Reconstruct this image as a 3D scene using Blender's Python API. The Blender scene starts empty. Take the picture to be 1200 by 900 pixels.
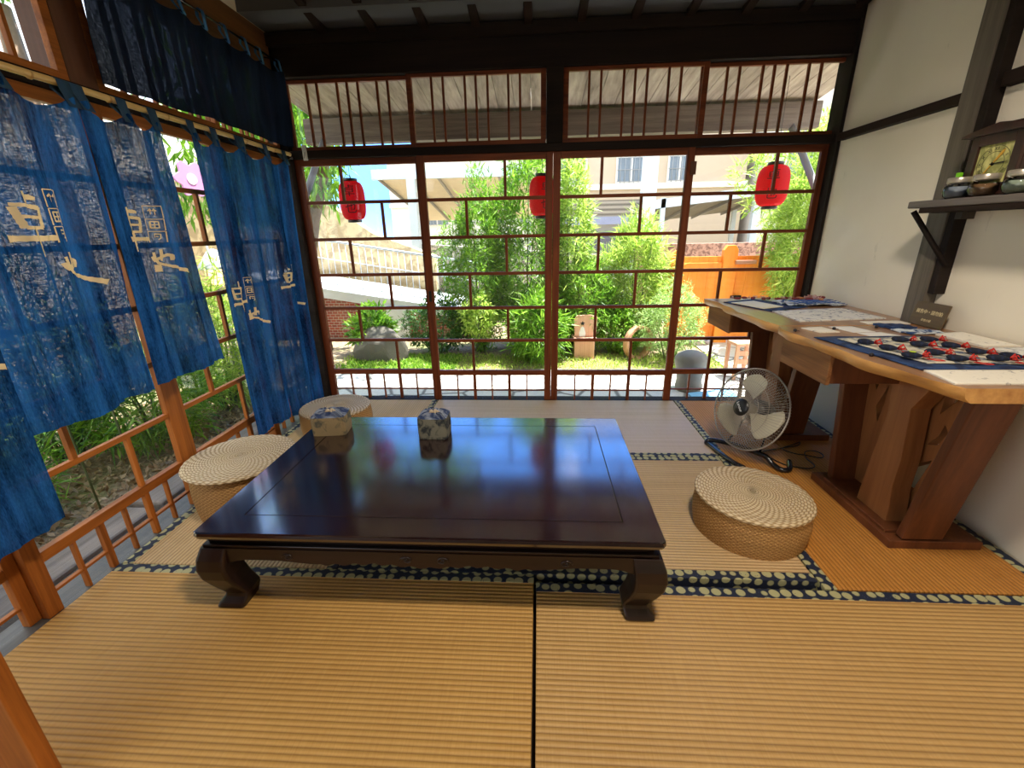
import bpy, math, random
import numpy as np
from mathutils import Vector, Matrix
random.seed(7); rng = np.random.default_rng(7)
S = bpy.context.scene; COL = S.collection; PI = math.pi
# ---------------------------------------------------------------- camera
cd = bpy.data.cameras.new('camera'); cam = bpy.data.objects.new('camera', cd); COL.objects.link(cam)
cd.sensor_width = 36; cd.lens = 515.01 / 1200 * 36; cd.clip_start = .02; cd.clip_end = 300
_R = Vector((0.99820158, 0.05705847, -0.01838286)); _U = Vector((-0.00126257, 0.32659654, 0.94516301)); _F = Vector((-0.05993334, 0.94344, -0.32608122))
m = Matrix((_R, _U, -_F)).transposed().to_4x4(); m.translation = (0, -3.2722, 1.2609); cam.matrix_world = m
S.camera = cam
# ---------------------------------------------------------------- light
W = bpy.data.worlds.new('world'); S.world = W; W.use_nodes = True
nt = W.node_tree; bg = nt.nodes['Background']
# partly cloudy sky: clear blue over the garden, bright white cloud elsewhere
def _n(t, **k):
    q = nt.nodes.new(t)
    for a, v in k.items(): setattr(q, a, v)
    return q
_tc = _n('ShaderNodeTexCoord'); _dot = _n('ShaderNodeVectorMath', operation='DOT_PRODUCT'); _dot.inputs[1].default_value = (.10, .88, .46)
_nz = _n('ShaderNodeTexNoise'); _nz.inputs['Scale'].default_value = 3.0; _nz.inputs['Detail'].default_value = 5
_ad = _n('ShaderNodeMath', operation='MULTIPLY_ADD'); _ad.inputs[1].default_value = .25
nt.links.new(_tc.outputs['Generated'], _dot.inputs[0]); nt.links.new(_tc.outputs['Generated'], _nz.inputs['Vector'])
nt.links.new(_nz.outputs['Fac'], _ad.inputs[0]); nt.links.new(_dot.outputs['Value'], _ad.inputs[2])
_rp = _n('ShaderNodeValToRGB'); _e = _rp.color_ramp.elements
_e[0].position = .80; _e[0].color = (.92, .97, 1.06, 1); _e[1].position = .98; _e[1].color = (.22, .62, 1.75, 1)
nt.links.new(_ad.outputs[0], _rp.inputs[0]); nt.links.new(_rp.outputs[0], bg.inputs[0]); bg.inputs[1].default_value = 1.25
sd = bpy.data.lights.new('sun', 'SUN'); sd.energy = 10.0; sd.angle = math.radians(.6); sd.color = (1, .96, .88)
so = bpy.data.objects.new('sun', sd); COL.objects.link(so)
so.rotation_euler = Vector((-.30, -.14, -1)).to_track_quat('-Z', 'Y').to_euler()
VS = S.view_settings; VS.view_transform = 'Standard'; VS.look = 'None'; VS.gamma = 1; VS.exposure = 1.12; VS.use_curve_mapping = False
S.cycles.max_bounces = 10; S.cycles.transparent_max_bounces = 24; S.cycles.diffuse_bounces = 5; S.cycles.caustics_reflective = False; S.cycles.caustics_refractive = False
S.cycles.sample_clamp_indirect = 6
FILL_W = 95
# ---------------------------------------------------------------- materials
MATS = {}
class NB:
    def __init__(s, name):
        s.m = bpy.data.materials.new(name); s.m.use_nodes = True; s.t = s.m.node_tree; s.p = s.t.nodes['Principled BSDF']; s.o = s.t.nodes['Material Output']
        s._c = None
    def n(s, typ, **k):
        nd = s.t.nodes.new(typ)
        for a, b in k.items():
            if a.startswith('i_'):
                key = a[2:].replace('_', ' '); nd.inputs[key].default_value = b
            else: setattr(nd, a, b)
        return nd
    def l(s, a, b): s.t.links.new(a, b)
    def coord(s, scale=(1, 1, 1), rot=(0, 0, 0)):
        if s._c is None: s._c = s.n('ShaderNodeTexCoord')
        mp = s.n('ShaderNodeMapping'); mp.inputs['Scale'].default_value = scale; mp.inputs['Rotation'].default_value = rot
        s.l(s._c.outputs['Object'], mp.inputs[0]); return mp.outputs[0]
    def noise(s, scale=5, detail=4, rough=.5, cs=(1, 1, 1), rot=(0, 0, 0), dist=0):
        nd = s.n('ShaderNodeTexNoise'); nd.inputs['Scale'].default_value = scale; nd.inputs['Detail'].default_value = detail
        nd.inputs['Roughness'].default_value = rough; nd.inputs['Distortion'].default_value = dist
        s.l(s.coord(cs, rot), nd.inputs['Vector']); return nd.outputs['Fac']
    def wave(s, scale, direction='X', dist=0, detail=0, dscale=1, prof='SIN', cs=(1, 1, 1)):
        nd = s.n('ShaderNodeTexWave'); nd.wave_type = 'BANDS'; nd.bands_direction = direction; nd.wave_profile = prof
        nd.inputs['Scale'].default_value = scale; nd.inputs['Distortion'].default_value = dist; nd.inputs['Detail'].default_value = detail; nd.inputs['Detail Scale'].default_value = dscale
        s.l(s.coord(cs), nd.inputs['Vector']); return nd.outputs['Fac']
    def voro(s, scale, feature='F1', cs=(1, 1, 1), out='Distance', rand=1):
        nd = s.n('ShaderNodeTexVoronoi'); nd.feature = feature; nd.inputs['Scale'].default_value = scale; nd.inputs['Randomness'].default_value = rand
        s.l(s.coord(cs), nd.inputs['Vector']); return nd.outputs[out]
    def ramp(s, fac, stops):
        r = s.n('ShaderNodeValToRGB'); e = r.color_ramp.elements
        while len(e) < len(stops): e.new(.5)
        for i, (p, c) in enumerate(stops):
            e[i].position = p; e[i].color = (c, c, c, 1) if not isinstance(c, tuple) else (*c, 1)
        s.l(fac, r.inputs[0]); return r.outputs[0]
    def mix(s, a, b, f, mode='MIX'):
        nd = s.n('ShaderNodeMix'); nd.data_type = 'RGBA'; nd.blend_type = mode
        for sock, v in ((nd.inputs[6], a), (nd.inputs[7], b), (nd.inputs[0], f)):
            if hasattr(v, 'links') or isinstance(v, bpy.types.NodeSocket): s.l(v, sock)
            elif isinstance(v, tuple): sock.default_value = (*v, 1)
            else: sock.default_value = v
        return nd.outputs[2]
    def math(s, op, a, b=0):
        nd = s.n('ShaderNodeMath'); nd.operation = op
        for i, v in enumerate((a, b)):
            if isinstance(v, bpy.types.NodeSocket): s.l(v, nd.inputs[i])
            else: nd.inputs[i].default_value = v
        return nd.outputs[0]
    def col(s, v):
        if isinstance(v, tuple): s.p.inputs['Base Color'].default_value = (*v, 1)
        else: s.l(v, s.p.inputs['Base Color'])
    def bump(s, h, strength=.3, dist=.01):
        b = s.n('ShaderNodeBump'); b.inputs['Strength'].default_value = strength; b.inputs['Distance'].default_value = dist
        s.l(h, b.inputs['Height']); s.l(b.outputs[0], s.p.inputs['Normal'])
    def set(s, **k):
        for a, b in k.items(): s.p.inputs[a.replace('_', ' ')].default_value = b
def srgb(r, g, b):
    f = lambda c: (c / 255 / 12.92) if c / 255 <= .04045 else ((c / 255 + .055) / 1.055) ** 2.4
    return (f(r), f(g), f(b))
def plain(name, c, rough=.6, metal=0, var=.12, vs=6, spec=.5):
    if name in MATS: return MATS[name]
    b = NB(name); n_ = b.noise(vs, 3)
    b.col(b.mix(tuple(x * (1 - var) for x in c), tuple(min(1, x * (1 + var)) for x in c), n_)); b.set(Roughness=rough, Metallic=metal)
    b.p.inputs['Specular IOR Level'].default_value = spec
    MATS[name] = b.m; return b.m
def wood(name, c1, c2, axis='z', scale=6, rough=.5, bump=.15, spec=.5, fine=1):
    b = NB(name); st = {'x': (.07, 1, 1), 'y': (1, .07, 1), 'z': (1, 1, .07)}[axis]
    n1 = b.noise(scale * 3, 6, .6, cs=st, dist=.6); n2 = b.noise(scale * 14 * fine, 3, .6, cs=tuple(q if q == 1 else .03 for q in st))
    f = b.math('ADD', b.math('MULTIPLY', n1, .65), b.math('MULTIPLY', n2, .35))
    b.col(b.ramp(f, [(.33, c1), (.68, c2)])); b.set(Roughness=rough); b.p.inputs['Specular IOR Level'].default_value = spec
    b.bump(n2, bump, .002); MATS[name] = b.m; return b.m
ORANGE_Z = wood('cedar_upright', srgb(116, 62, 22), srgb(190, 112, 46), 'z', rough=.5, spec=.25)
ORANGE_X = wood('cedar_rail', srgb(116, 62, 22), srgb(190, 112, 46), 'x', rough=.5, spec=.25)
ORANGE_Y = wood('cedar_rail_side', srgb(128, 58, 18), srgb(190, 98, 38), 'y', rough=.42)
BACKLIT_Z = wood('backlit_cedar_upright', srgb(78, 36, 20), srgb(140, 72, 38), 'z', rough=.5, spec=.25)  # cedar again, backlit shade put into the colour for garden-side doors and transoms
BACKLIT_X = wood('backlit_cedar_rail', srgb(78, 36, 20), srgb(140, 72, 38), 'x', rough=.5, spec=.25)
DARK_X = wood('smoked_beam_x', srgb(24, 18, 15), srgb(40, 30, 25), 'x', rough=.75, spec=.2)
DARK_Y = wood('smoked_beam_y', srgb(28, 20, 16), srgb(48, 35, 28), 'y', rough=.8, spec=.15)
DARK_Z = wood('smoked_post', srgb(44, 36, 30), srgb(80, 68, 58), 'z', rough=.6)
BROWN_Y = wood('brown_beam', srgb(70, 42, 18), srgb(128, 84, 40), 'y', rough=.55, scale=4)
BROWN_Z = wood('brown_post', srgb(80, 46, 26), srgb(108, 66, 42), 'z', rough=.6)
PLANK_Y = wood('weathered_soffit', srgb(120, 106, 98), srgb(196, 182, 170), 'y', rough=.8, scale=3)
TAB_DARK = None
def lacquer():
    b = NB('dark_rosewood'); st = (.06, 1, 1)
    n1 = b.noise(9, 6, .6, cs=st, dist=.8); n2 = b.noise(60, 3, .6, cs=(.05, 1, 1))
    b.col(b.ramp(b.math('ADD', b.math('MULTIPLY', n1, .6), b.math('MULTIPLY', n2, .4)), [(.3, srgb(20, 9, 10)), (.7, srgb(46, 22, 22))]))
    sc = b.ramp(b.noise(3, 5, .7, cs=(3, 1, 1)), [(.45, .13), (.7, .24)]); b.l(sc, b.p.inputs['Roughness'])
    b.set(IOR=1.75); b.p.inputs['Coat Weight'].default_value = .8; b.p.inputs['Coat Roughness'].default_value = .12; b.p.inputs['Coat IOR'].default_value = 1.8
    b.bump(n2, .10, .001); return b.m
LACQ = lacquer()
LACQ2 = wood('dark_rosewood_legs', srgb(18, 9, 8), srgb(40, 22, 18), 'x', rough=.32, bump=.05)
def tatami(name, c1, c2, along='x', rough=.55, ribs=60, amp=.52, smooth=False):
    b = NB(name); d = 'Y' if along == 'x' else 'X'
    cs = (1, 1, 1)
    w = b.wave(ribs * .314, d)            # 20 units/m per scale unit -> ribs
    across = b.noise(260, 2, .5, cs=(1, .05, 1) if along == 'x' else (.05, 1, 1))
    big = b.noise(2.2, 3, .5); rows = b.noise(40, 1, .5, cs=(.02, 1, 1) if along == 'x' else (1, .02, 1))
    base = b.mix(c1, c2, b.math('ADD', b.math('MULTIPLY', across, .6), b.math('MULTIPLY', big, .4)))
    groove = b.ramp(w, [(0, (.30, .22, .13)), (.25, (.80, .76, .70)), (.55, (1, 1, 1))])
    if smooth: groove = b.ramp(w, [(0, (.93, .92, .9)), (.3, (1, 1, 1))])
    c = b.mix(base, groove, amp, 'MULTIPLY')
    c = b.mix(c, b.ramp(rows, [(.35, (.84, .82, .78)), (.65, (1, 1, 1))]), .5, 'MULTIPLY')
    b.col(c); b.set(Roughness=rough); b.p.inputs['Specular IOR Level'].default_value = .35
    h = b.math('ADD', b.math('POWER', w, .6), b.math('MULTIPLY', across, .25)); b.bump(h, .45 if not smooth else .05, .006); return b.m
TAT_FRONT_L = tatami('golden_rush_mat', srgb(180, 132, 66), srgb(216, 174, 104), 'x')
TAT_FRONT_R = tatami('tan_rush_mat', srgb(184, 140, 78), srgb(216, 178, 118), 'x')
TAT_MID = tatami('pale_rush_mat', srgb(196, 162, 116), srgb(222, 194, 150), 'x')
TAT_SIDE_L = tatami('straw_rush_mat', srgb(196, 164, 118), srgb(226, 198, 152), 'y', rough=.6)
TAT_SIDE_R = tatami('amber_rush_mat', srgb(182, 118, 48), srgb(212, 152, 76), 'y')
TAT_SMOOTH = tatami('worn_smooth_mat', srgb(190, 164, 134), srgb(212, 190, 160), 'x', rough=.45, smooth=True)
def heri():
    b = NB('mat_border_cloth'); v = b.voro(24, rand=.3, cs=(1, 1, 1)); v2 = b.voro(80, rand=.8)
    c = b.mix(srgb(24, 34, 58), srgb(176, 172, 128), b.ramp(v, [(.40, 1.0), (.47, 0.0)]))
    c = b.mix(c, srgb(60, 84, 110), b.ramp(v2, [(.10, 1.0), (.16, 0.0)]))
    b.col(c); b.set(Roughness=.7); return b.m
HERI = heri()
def wicker(name, c1, c2, side=False):
    b = NB(name); n_ = b.noise(90, 3, .6); n2 = b.noise(7, 2)
    sx = b.n('ShaderNodeSeparateXYZ'); b.l(b.coord(), sx.inputs[0]); x, y, z = sx.outputs
    ang = b.math('ARCTAN2', y, x); r = b.math('SQRT', b.math('ADD', b.math('MULTIPLY', x, x), b.math('MULTIPLY', y, y)))
    if side:
        row = b.math('FLOOR', b.math('MULTIPLY', z, 130)); par = b.math('MULTIPLY', b.math('MODULO', row, 2), PI)
        w = b.math('MULTIPLY', b.math('SINE', b.math('ADD', b.math('MULTIPLY', ang, 56), par)), 1.0); e = b.math('ABSOLUTE', b.math('SINE', b.math('MULTIPLY', z, 130 * PI)))
    else:
        rr = b.math('MULTIPLY', r, 90); row = b.math('FLOOR', rr); w = b.math('SINE', b.math('ADD', b.math('MULTIPLY', ang, 44), b.math('MULTIPLY', row, 2.4))); e = b.math('ABSOLUTE', b.math('SINE', b.math('MULTIPLY', rr, PI)))
    h = b.math('ADD', b.math('MULTIPLY', b.math('ADD', b.math('MULTIPLY', w, .5), .5), .55), b.math('MULTIPLY', e, .45))
    strand = b.ramp(h, [(.12, tuple(q * .35 for q in c1)), (.42, c1), (.75, c2)])
    b.col(b.mix(b.mix(strand, c1, b.math('MULTIPLY', n_, .3)), srgb(150, 112, 66), b.math('MULTIPLY', n2, .2))); b.set(Roughness=.6); b.bump(h, .8, .004); return b.m
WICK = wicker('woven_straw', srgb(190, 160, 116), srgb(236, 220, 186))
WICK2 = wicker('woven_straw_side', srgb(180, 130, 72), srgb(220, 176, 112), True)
def plaster():
    b = NB('cream_plaster'); n1 = b.noise(1.6, 5, .6); n2 = b.noise(30, 4); st = b.noise(4, 6, .7, cs=(1, 2.5, 1))
    c = b.mix(srgb(224, 213, 192), srgb(238, 229, 212), n1)
    c = b.mix(c, srgb(150, 140, 122), b.ramp(st, [(.66, 0.0), (.78, .45)]))
    b.col(c); b.set(Roughness=.9); b.bump(n2, .12, .003); return b.m
PLAST = plaster()
def noren_mat(name, c1, c2, thin=.5, hz=150, vt=150):
    b = NB(name)
    n1 = b.noise(1, 3, .6, cs=(30, 60, 300)); n2 = b.noise(1, 3, .6, cs=(60, 300, 60)); big = b.noise(5, 4, .6)
    stk = b.noise(1, 3, .6, cs=(1, 16, 1.3)); c = b.mix(c1, c2, b.ramp(b.math('ADD', b.math('ADD', b.math('MULTIPLY', big, .2), b.math('MULTIPLY', n2, .25)), b.math('MULTIPLY', stk, .55)), [(.40, 0.0), (.60, 1.0)]))
    di = b.n('ShaderNodeBsdfDiffuse'); tl = b.n('ShaderNodeBsdfTranslucent'); tr = b.n('ShaderNodeBsdfTransparent'); m1 = b.n('ShaderNodeMixShader'); m2 = b.n('ShaderNodeMixShader')
    b.l(c, di.inputs[0]); b.l(c, tl.inputs[0]); m1.inputs[0].default_value = .22
    b.l(di.outputs[0], m1.inputs[1]); b.l(tl.outputs[0], m1.inputs[2])
    gap = b.math('MULTIPLY', b.ramp(n1, [(.42, 0.0), (.62, 1.0)]), b.ramp(n2, [(.36, .25), (.6, 1.0)]))
    f = b.math('MULTIPLY', gap, thin)
    b.l(f, m2.inputs[0]); b.l(m1.outputs[0], m2.inputs[1]); b.l(tr.outputs[0], m2.inputs[2]); b.l(m2.outputs[0], b.o.inputs[0])
    bp = b.n('ShaderNodeBump'); bp.inputs['Strength'].default_value = .25; bp.inputs['Distance'].default_value = .002
    b.l(b.math('ADD', n1, n2), bp.inputs['Height']); b.l(bp.outputs[0], di.inputs['Normal'])
    return b.m
NOREN = noren_mat('indigo_hemp', srgb(8, 32, 70), srgb(42, 104, 176), .115)
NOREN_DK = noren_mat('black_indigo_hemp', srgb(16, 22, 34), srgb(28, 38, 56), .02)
CREAM = plain('cream_dye', srgb(236, 216, 172), .8, var=.05)
def glassm():
    b = NB('window_glass'); tr = b.n('ShaderNodeBsdfTransparent'); gl = b.n('ShaderNodeBsdfGlossy'); gl.inputs['Roughness'].default_value = .02
    tr.inputs[0].default_value = (.97, .98, .98, 1)
    lw = b.n('ShaderNodeLayerWeight'); lw.inputs[0].default_value = .5; mx = b.n('ShaderNodeMixShader')
    b.l(b.math('ADD', b.math('MULTIPLY', b.math('POWER', lw.outputs['Facing'], 5), .45), .02), mx.inputs[0]); b.l(tr.outputs[0], mx.inputs[1]); b.l(gl.outputs[0], mx.inputs[2]); b.l(mx.outputs[0], b.o.inputs[0]); return b.m
GLASS = glassm()
def leafm(name, c1, c2, tr=.45, rough=.45):
    b = NB(name); oi = b.n('ShaderNodeNewGeometry')
    c = b.mix(c1, c2, oi.outputs['Random Per Island'])
    b.col(c); b.set(Roughness=rough); tl = b.n('ShaderNodeBsdfTranslucent'); b.l(c, tl.inputs[0]); mx = b.n('ShaderNodeMixShader'); mx.inputs[0].default_value = tr
    b.l(b.p.outputs[0], mx.inputs[1]); b.l(tl.outputs[0], mx.inputs[2]); b.l(mx.outputs[0], b.o.inputs[0]); return b.m
LEAF = leafm('fresh_leaf', srgb(70, 120, 30), srgb(150, 196, 60))
LEAF_Y = leafm('yellow_green_leaf', srgb(120, 160, 50), srgb(204, 222, 110))
LEAF_D = leafm('deep_leaf', srgb(40, 86, 36), srgb(96, 140, 60), .3)
LEAF_P = leafm('pale_feathery_leaf', srgb(130, 170, 90), srgb(190, 214, 140))
LEAF_DRY = leafm('dry_leaf', srgb(120, 92, 60), srgb(190, 165, 125), .1)
BARK = plain('bark', srgb(120, 98, 80), .9, var=.4, vs=25)
STEM = plain('green_stem', srgb(90, 105, 60), .7)
ROCK = plain('garden_rock', srgb(92, 88, 80), .9, var=.3, vs=8)
STONE = plain('grey_stone', srgb(120, 118, 112), .85, var=.2, vs=14)
METAL_G = plain('grey_painted_steel', srgb(150, 152, 158), .5)
METAL_W = plain('pale_blue_steel', srgb(205, 220, 232), .5)
CHROME = plain('chrome_wire', srgb(168, 160, 150), .3, metal=.35)
BLACKP = plain('black_plastic', srgb(22, 22, 24), .35)
BLACKM = plain('black_tube', srgb(24, 24, 28), .22, spec=.7)
# ---------------------------------------------------------------- mesh helpers
class MB:
    def __init__(s): s.v = []; s.f = []; s.sm = []
    def add(s, vs, fs, smooth=False):
        k = len(s.v); s.v += [tuple(v) for v in vs]; s.f += [tuple(i + k for i in f) for f in fs]; s.sm += [smooth] * len(fs); return s
    def box(s, x0, x1, y0, y1, z0, z1, M=None):
        vs = [Vector((x, y, z)) for z in (z0, z1) for y in (y0, y1) for x in (x0, x1)]
        if M is not None: vs = [M @ v for v in vs]
        return s.add(vs, [(0, 2, 3, 1), (4, 5, 7, 6), (0, 1, 5, 4), (2, 6, 7, 3), (0, 4, 6, 2), (1, 3, 7, 5)])
    def tube(s, pts, r, n=8, caps=True, closed=False):
        pts = [Vector(p) for p in pts]; N = len(pts); rr = r if isinstance(r, (list, tuple)) else [r] * N
        rings = []; up = None
        for i, p in enumerate(pts):
            a = pts[(i - 1) % N] if (closed or i > 0) else p; c = pts[(i + 1) % N] if (closed or i < N - 1) else p
            d = (c - a).normalized()
            if up is None: up = Vector((0, 0, 1)) if abs(d.z) < .9 else Vector((1, 0, 0))
            x = d.cross(up).normalized(); y = x.cross(d).normalized(); up = y
            rings.append([p + (x * math.cos(2 * PI * k / n) + y * math.sin(2 * PI * k / n)) * rr[i] for k in range(n)])
        vs = [q for rg in rings for q in rg]; fs = []
        for i in range(N if closed else N - 1):
            a = i * n; c = ((i + 1) % N) * n
            for k in range(n): fs.append((a + k, a + (k + 1) % n, c + (k + 1) % n, c + k))
        if caps and not closed: fs.append(tuple(range(n - 1, -1, -1))); fs.append(tuple((N - 1) * n + k for k in range(n)))
        return s.add(vs, fs, True)
    def lathe(s, prof, n=32, M=None, cap0=True, cap1=True):
        vs = [Vector((r * math.cos(2 * PI * k / n), r * math.sin(2 * PI * k / n), z)) for r, z in prof for k in range(n)]
        if M is not None: vs = [M @ v for v in vs]
        fs = []
        for i in range(len(prof) - 1):
            for k in range(n): fs.append((i * n + k, i * n + (k + 1) % n, (i + 1) * n + (k + 1) % n, (i + 1) * n + k))
        if cap0: fs.append(tuple(range(n - 1, -1, -1)))
        if cap1: fs.append(tuple((len(prof) - 1) * n + k for k in range(n)))
        return s.add(vs, fs, True)
    def prism(s, poly, d0, d1, axis='y', M=None):
        n = len(poly)
        def P(a, b, d): return Vector({'y': (a, d, b), 'x': (d, a, b), 'z': (a, b, d)}[axis])
        vs = [P(a, b, d0) for a, b in poly] + [P(a, b, d1) for a, b in poly]
        if M is not None: vs = [M @ v for v in vs]
        return s.add(vs, [tuple(range(n)), tuple(range(2 * n - 1, n - 1, -1))] + [(i, i + n, (i + 1) % n + n, (i + 1) % n) for i in range(n)])
    def grid(s, fn, nu, nv, smooth=True):
        vs = [fn(i / nu, j / nv) for j in range(nv + 1) for i in range(nu + 1)]
        fs = [(j * (nu + 1) + i, j * (nu + 1) + i + 1, (j + 1) * (nu + 1) + i + 1, (j + 1) * (nu + 1) + i) for j in range(nv) for i in range(nu)]
        return s.add(vs, fs, smooth)
    def build(s, name, mat, parent=None, bevel=0, solid=0, sub=0, fixn=True):
        me = bpy.data.meshes.new(name); me.from_pydata(s.v, [], s.f); me.polygons.foreach_set('use_smooth', s.sm); me.materials.append(mat); me.update()
        if fixn:
            import bmesh
            bm = bmesh.new(); bm.from_mesh(me); bmesh.ops.recalc_face_normals(bm, faces=bm.faces); bm.to_mesh(me); bm.free()
        o = bpy.data.objects.new(name, me); COL.objects.link(o)
        if parent: o.parent = parent
        if bevel:
            b = o.modifiers.new('bevel', 'BEVEL'); b.width = bevel; b.segments = 2; b.limit_method = 'ANGLE'; b.angle_limit = math.radians(40)
        if solid:
            b = o.modifiers.new('solid', 'SOLIDIFY'); b.thickness = solid; b.offset = 0
        if sub:
            b = o.modifiers.new('sub', 'SUBSURF'); b.levels = sub; b.render_levels = sub
        return o
def tag(o, label, cat, group=None, kind=None):
    if kind: o['kind'] = kind
    if label: o['label'] = label
    if cat: o['category'] = cat
    if group: o['group'] = group
    return o
def thing(name, label, cat, loc=(0, 0, 0), rz=0, group=None):
    o = bpy.data.objects.new(name, None); COL.objects.link(o); o.location = loc; o.rotation_euler = (0, 0, rz); o.empty_display_size = .1
    return tag(o, label, cat, group)
def struct(name, o=None, label=None):
    if o is None: o = bpy.data.objects.new(name, None); COL.objects.link(o)
    o['kind'] = 'structure'; o['label'] = label or name.replace('_', ' '); return o
def text_mesh(body, size, name, mat, M, parent=None, extrude=.0005):
    c = bpy.data.curves.new(name, 'FONT'); c.body = body; c.size = size; c.extrude = extrude; c.align_x = 'CENTER'; c.align_y = 'CENTER'
    t = bpy.data.objects.new(name, c); COL.objects.link(t); dg = bpy.context.evaluated_depsgraph_get(); dg.update()
    me = bpy.data.meshes.new_from_object(t.evaluated_get(dg)); bpy.data.objects.remove(t); bpy.data.curves.remove(c)
    me.transform(M); me.materials.clear(); me.materials.append(mat); me.name = name
    o = bpy.data.objects.new(name, me); COL.objects.link(o)
    if parent: o.parent = parent
    return o
# ================================================================ SETTING
XL, XR = -1.73, 1.90
b = MB(); b.box(-1.95, 2.0, -5.2, .12, -.30, -.055); struct('floor', b.build('floor', plain('sub_floor', srgb(50, 42, 36), .8)), 'dark boards under the mats')
# left sill strip beside mats and back sill
b = MB(); b.box(-1.84, -1.715, -4.4, .0, -.055, -.004); struct('trim_1', b.build('trim_1', wood('old_sill', srgb(60, 56, 54), srgb(96, 92, 88), 'y'), bevel=.003), 'grey wooden sill under the left lattice doors')
b = MB(); b.box(-1.84, 1.95, -.012, .09, -.055, -.003); struct('trim_2', b.build('trim_2', DARK_X, bevel=.003), 'dark sill under the garden doors')
# right wall
b = MB(); b.box(1.90, 2.02, -5.2, .02, -.3, 3.6); struct('wall_right', b.build('wall_right', PLAST), 'cream plaster wall')
# left wall plaster above
b = MB(); b.box(-1.86, -1.722, -5.2, .05, 2.46, 3.7); struct('wall_left', b.build('wall_left', PLAST), 'cream plaster above left beam')
b = MB(); b.box(-1.84, -1.715, -5.2, -.03, 2.25, 2.475); struct('trim_3', b.build('trim_3', BROWN_Y, bevel=.004), 'brown beam above left transoms')
b = MB(); b.box(-1.84, -1.715, -5.2, -.03, 1.766, 1.815); struct('trim_4', b.build('trim_4', DARK_Y, bevel=.003), 'dark lintel above left lattice doors')
b = MB(); b.box(-1.86, 2.02, -5.2, -5.1, -.3, 3.7); struct('wall_rear', b.build('wall_rear', PLAST), 'cream plaster wall behind the camera')
# back wall beams
b = MB(); b.box(-1.84, 1.90, -.02, .10, 2.238, 2.50); struct('wall_back', b.build('wall_back', DARK_X, bevel=.004), 'dark header beam above the transoms')
b = MB(); b.box(-1.75, 1.88, -.055, -.015, 2.40, 2.47); struct('trim_5', b.build('trim_5', DARK_X, bevel=.004), 'dark cross rail on header')
b = MB(); b.box(-1.84, 1.90, -.015, .10, 1.764, 1.813); struct('trim_6', b.build('trim_6', DARK_X, bevel=.003), 'dark lintel above garden doors')
b = MB(); b.box(.050, .156, -.028, .10, 1.813, 2.238); struct('trim_7', b.build('trim_7', DARK_X, bevel=.003), 'dark stub post between back transoms')
b = MB(); b.box(1.878, 1.90, -.045, .10, -.05, 2.5); struct('trim_8', b.build('trim_8', DARK_X, bevel=.003), 'dark corner post at right')
b = MB(); b.box(-1.84, -1.70, -.02, .10, -.05, 2.5); struct('trim_9', b.build('trim_9', DARK_X, bevel=.003), 'dark corner post at left')
b = MB(); b.box(-1.85, -1.72, -1.475, -1.36, 1.815, 2.25); struct('trim_10', b.build('trim_10', BROWN_Z, bevel=.003), 'brown stub post between left transoms')
# right wall timber
b = MB(); b.box(1.862, 1.905, -.93, -.06, 1.765, 1.807); struct('trim_11', b.build('trim_11', DARK_Y, bevel=.003), 'dark wall rail left of post')
b = MB(); b.box(1.862, 1.905, -5.0, -1.09, 1.78, 1.833); struct('trim_12', b.build('trim_12', DARK_Y, bevel=.003), 'dark wall rail right of post')
b = MB(); b.box(1.845, 1.905, -1.035, -.93, -.05, 3.5); struct('trim_13', b.build('trim_13', wood('grey_post', srgb(70, 62, 54), srgb(112, 102, 90), 'z', rough=.7), bevel=.004), 'dark grey wall post')
b = MB(); b.box(1.85, 1.905, -1.075, -1.037, .95, 3.5); struct('trim_14', b.build('trim_14', DARK_X, bevel=.004), 'blackened batten beside wall post')
b = MB(); b.box(1.885, 1.905, -5.0, -1.09, 1.625, 1.645); struct('trim_15', b.build('trim_15', DARK_Y), 'thin dark wall batten above clock')
# ceiling
def cz(y): return 2.49 - .2 * y
b = MB(); b.add([(-1.9, .1, cz(.1)), (2.0, .1, cz(.1)), (2.0, -5.2, cz(-5.2)), (-1.9, -5.2, cz(-5.2)), (-1.9, .1, cz(.1) + .12), (2.0, .1, cz(.1) + .12), (2.0, -5.2, cz(-5.2) + .12), (-1.9, -5.2, cz(-5.2) + .12)],
       [(0, 1, 2, 3), (7, 6, 5, 4), (0, 4, 5, 1), (1, 5, 6, 2), (2, 6, 7, 3), (3, 7, 4, 0)])
ceil = struct('ceiling', b.build('ceiling', wood('smoked_ceiling', srgb(16, 11, 9), srgb(26, 18, 15), 'x', rough=.9, spec=.05)), 'dark sloping board ceiling')
for i in range(11):
    x = -1.36 + i * .318
    q = MB(); q.add([(x, -.06, cz(-.06) - .06), (x + .05, -.06, cz(-.06) - .06), (x + .05, -4.5, cz(-4.5) - .06), (x, -4.5, cz(-4.5) - .06), (x, -.06, cz(-.06)), (x + .05, -.06, cz(-.06)), (x + .05, -4.5, cz(-4.5)), (x, -4.5, cz(-4.5))],
       [(0, 3, 2, 1), (4, 5, 6, 7), (0, 1, 5, 4), (2, 3, 7, 6), (0, 4, 7, 3), (1, 2, 6, 5)])
    r = q.build('rafter', DARK_Y, ceil, bevel=.003)
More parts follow.
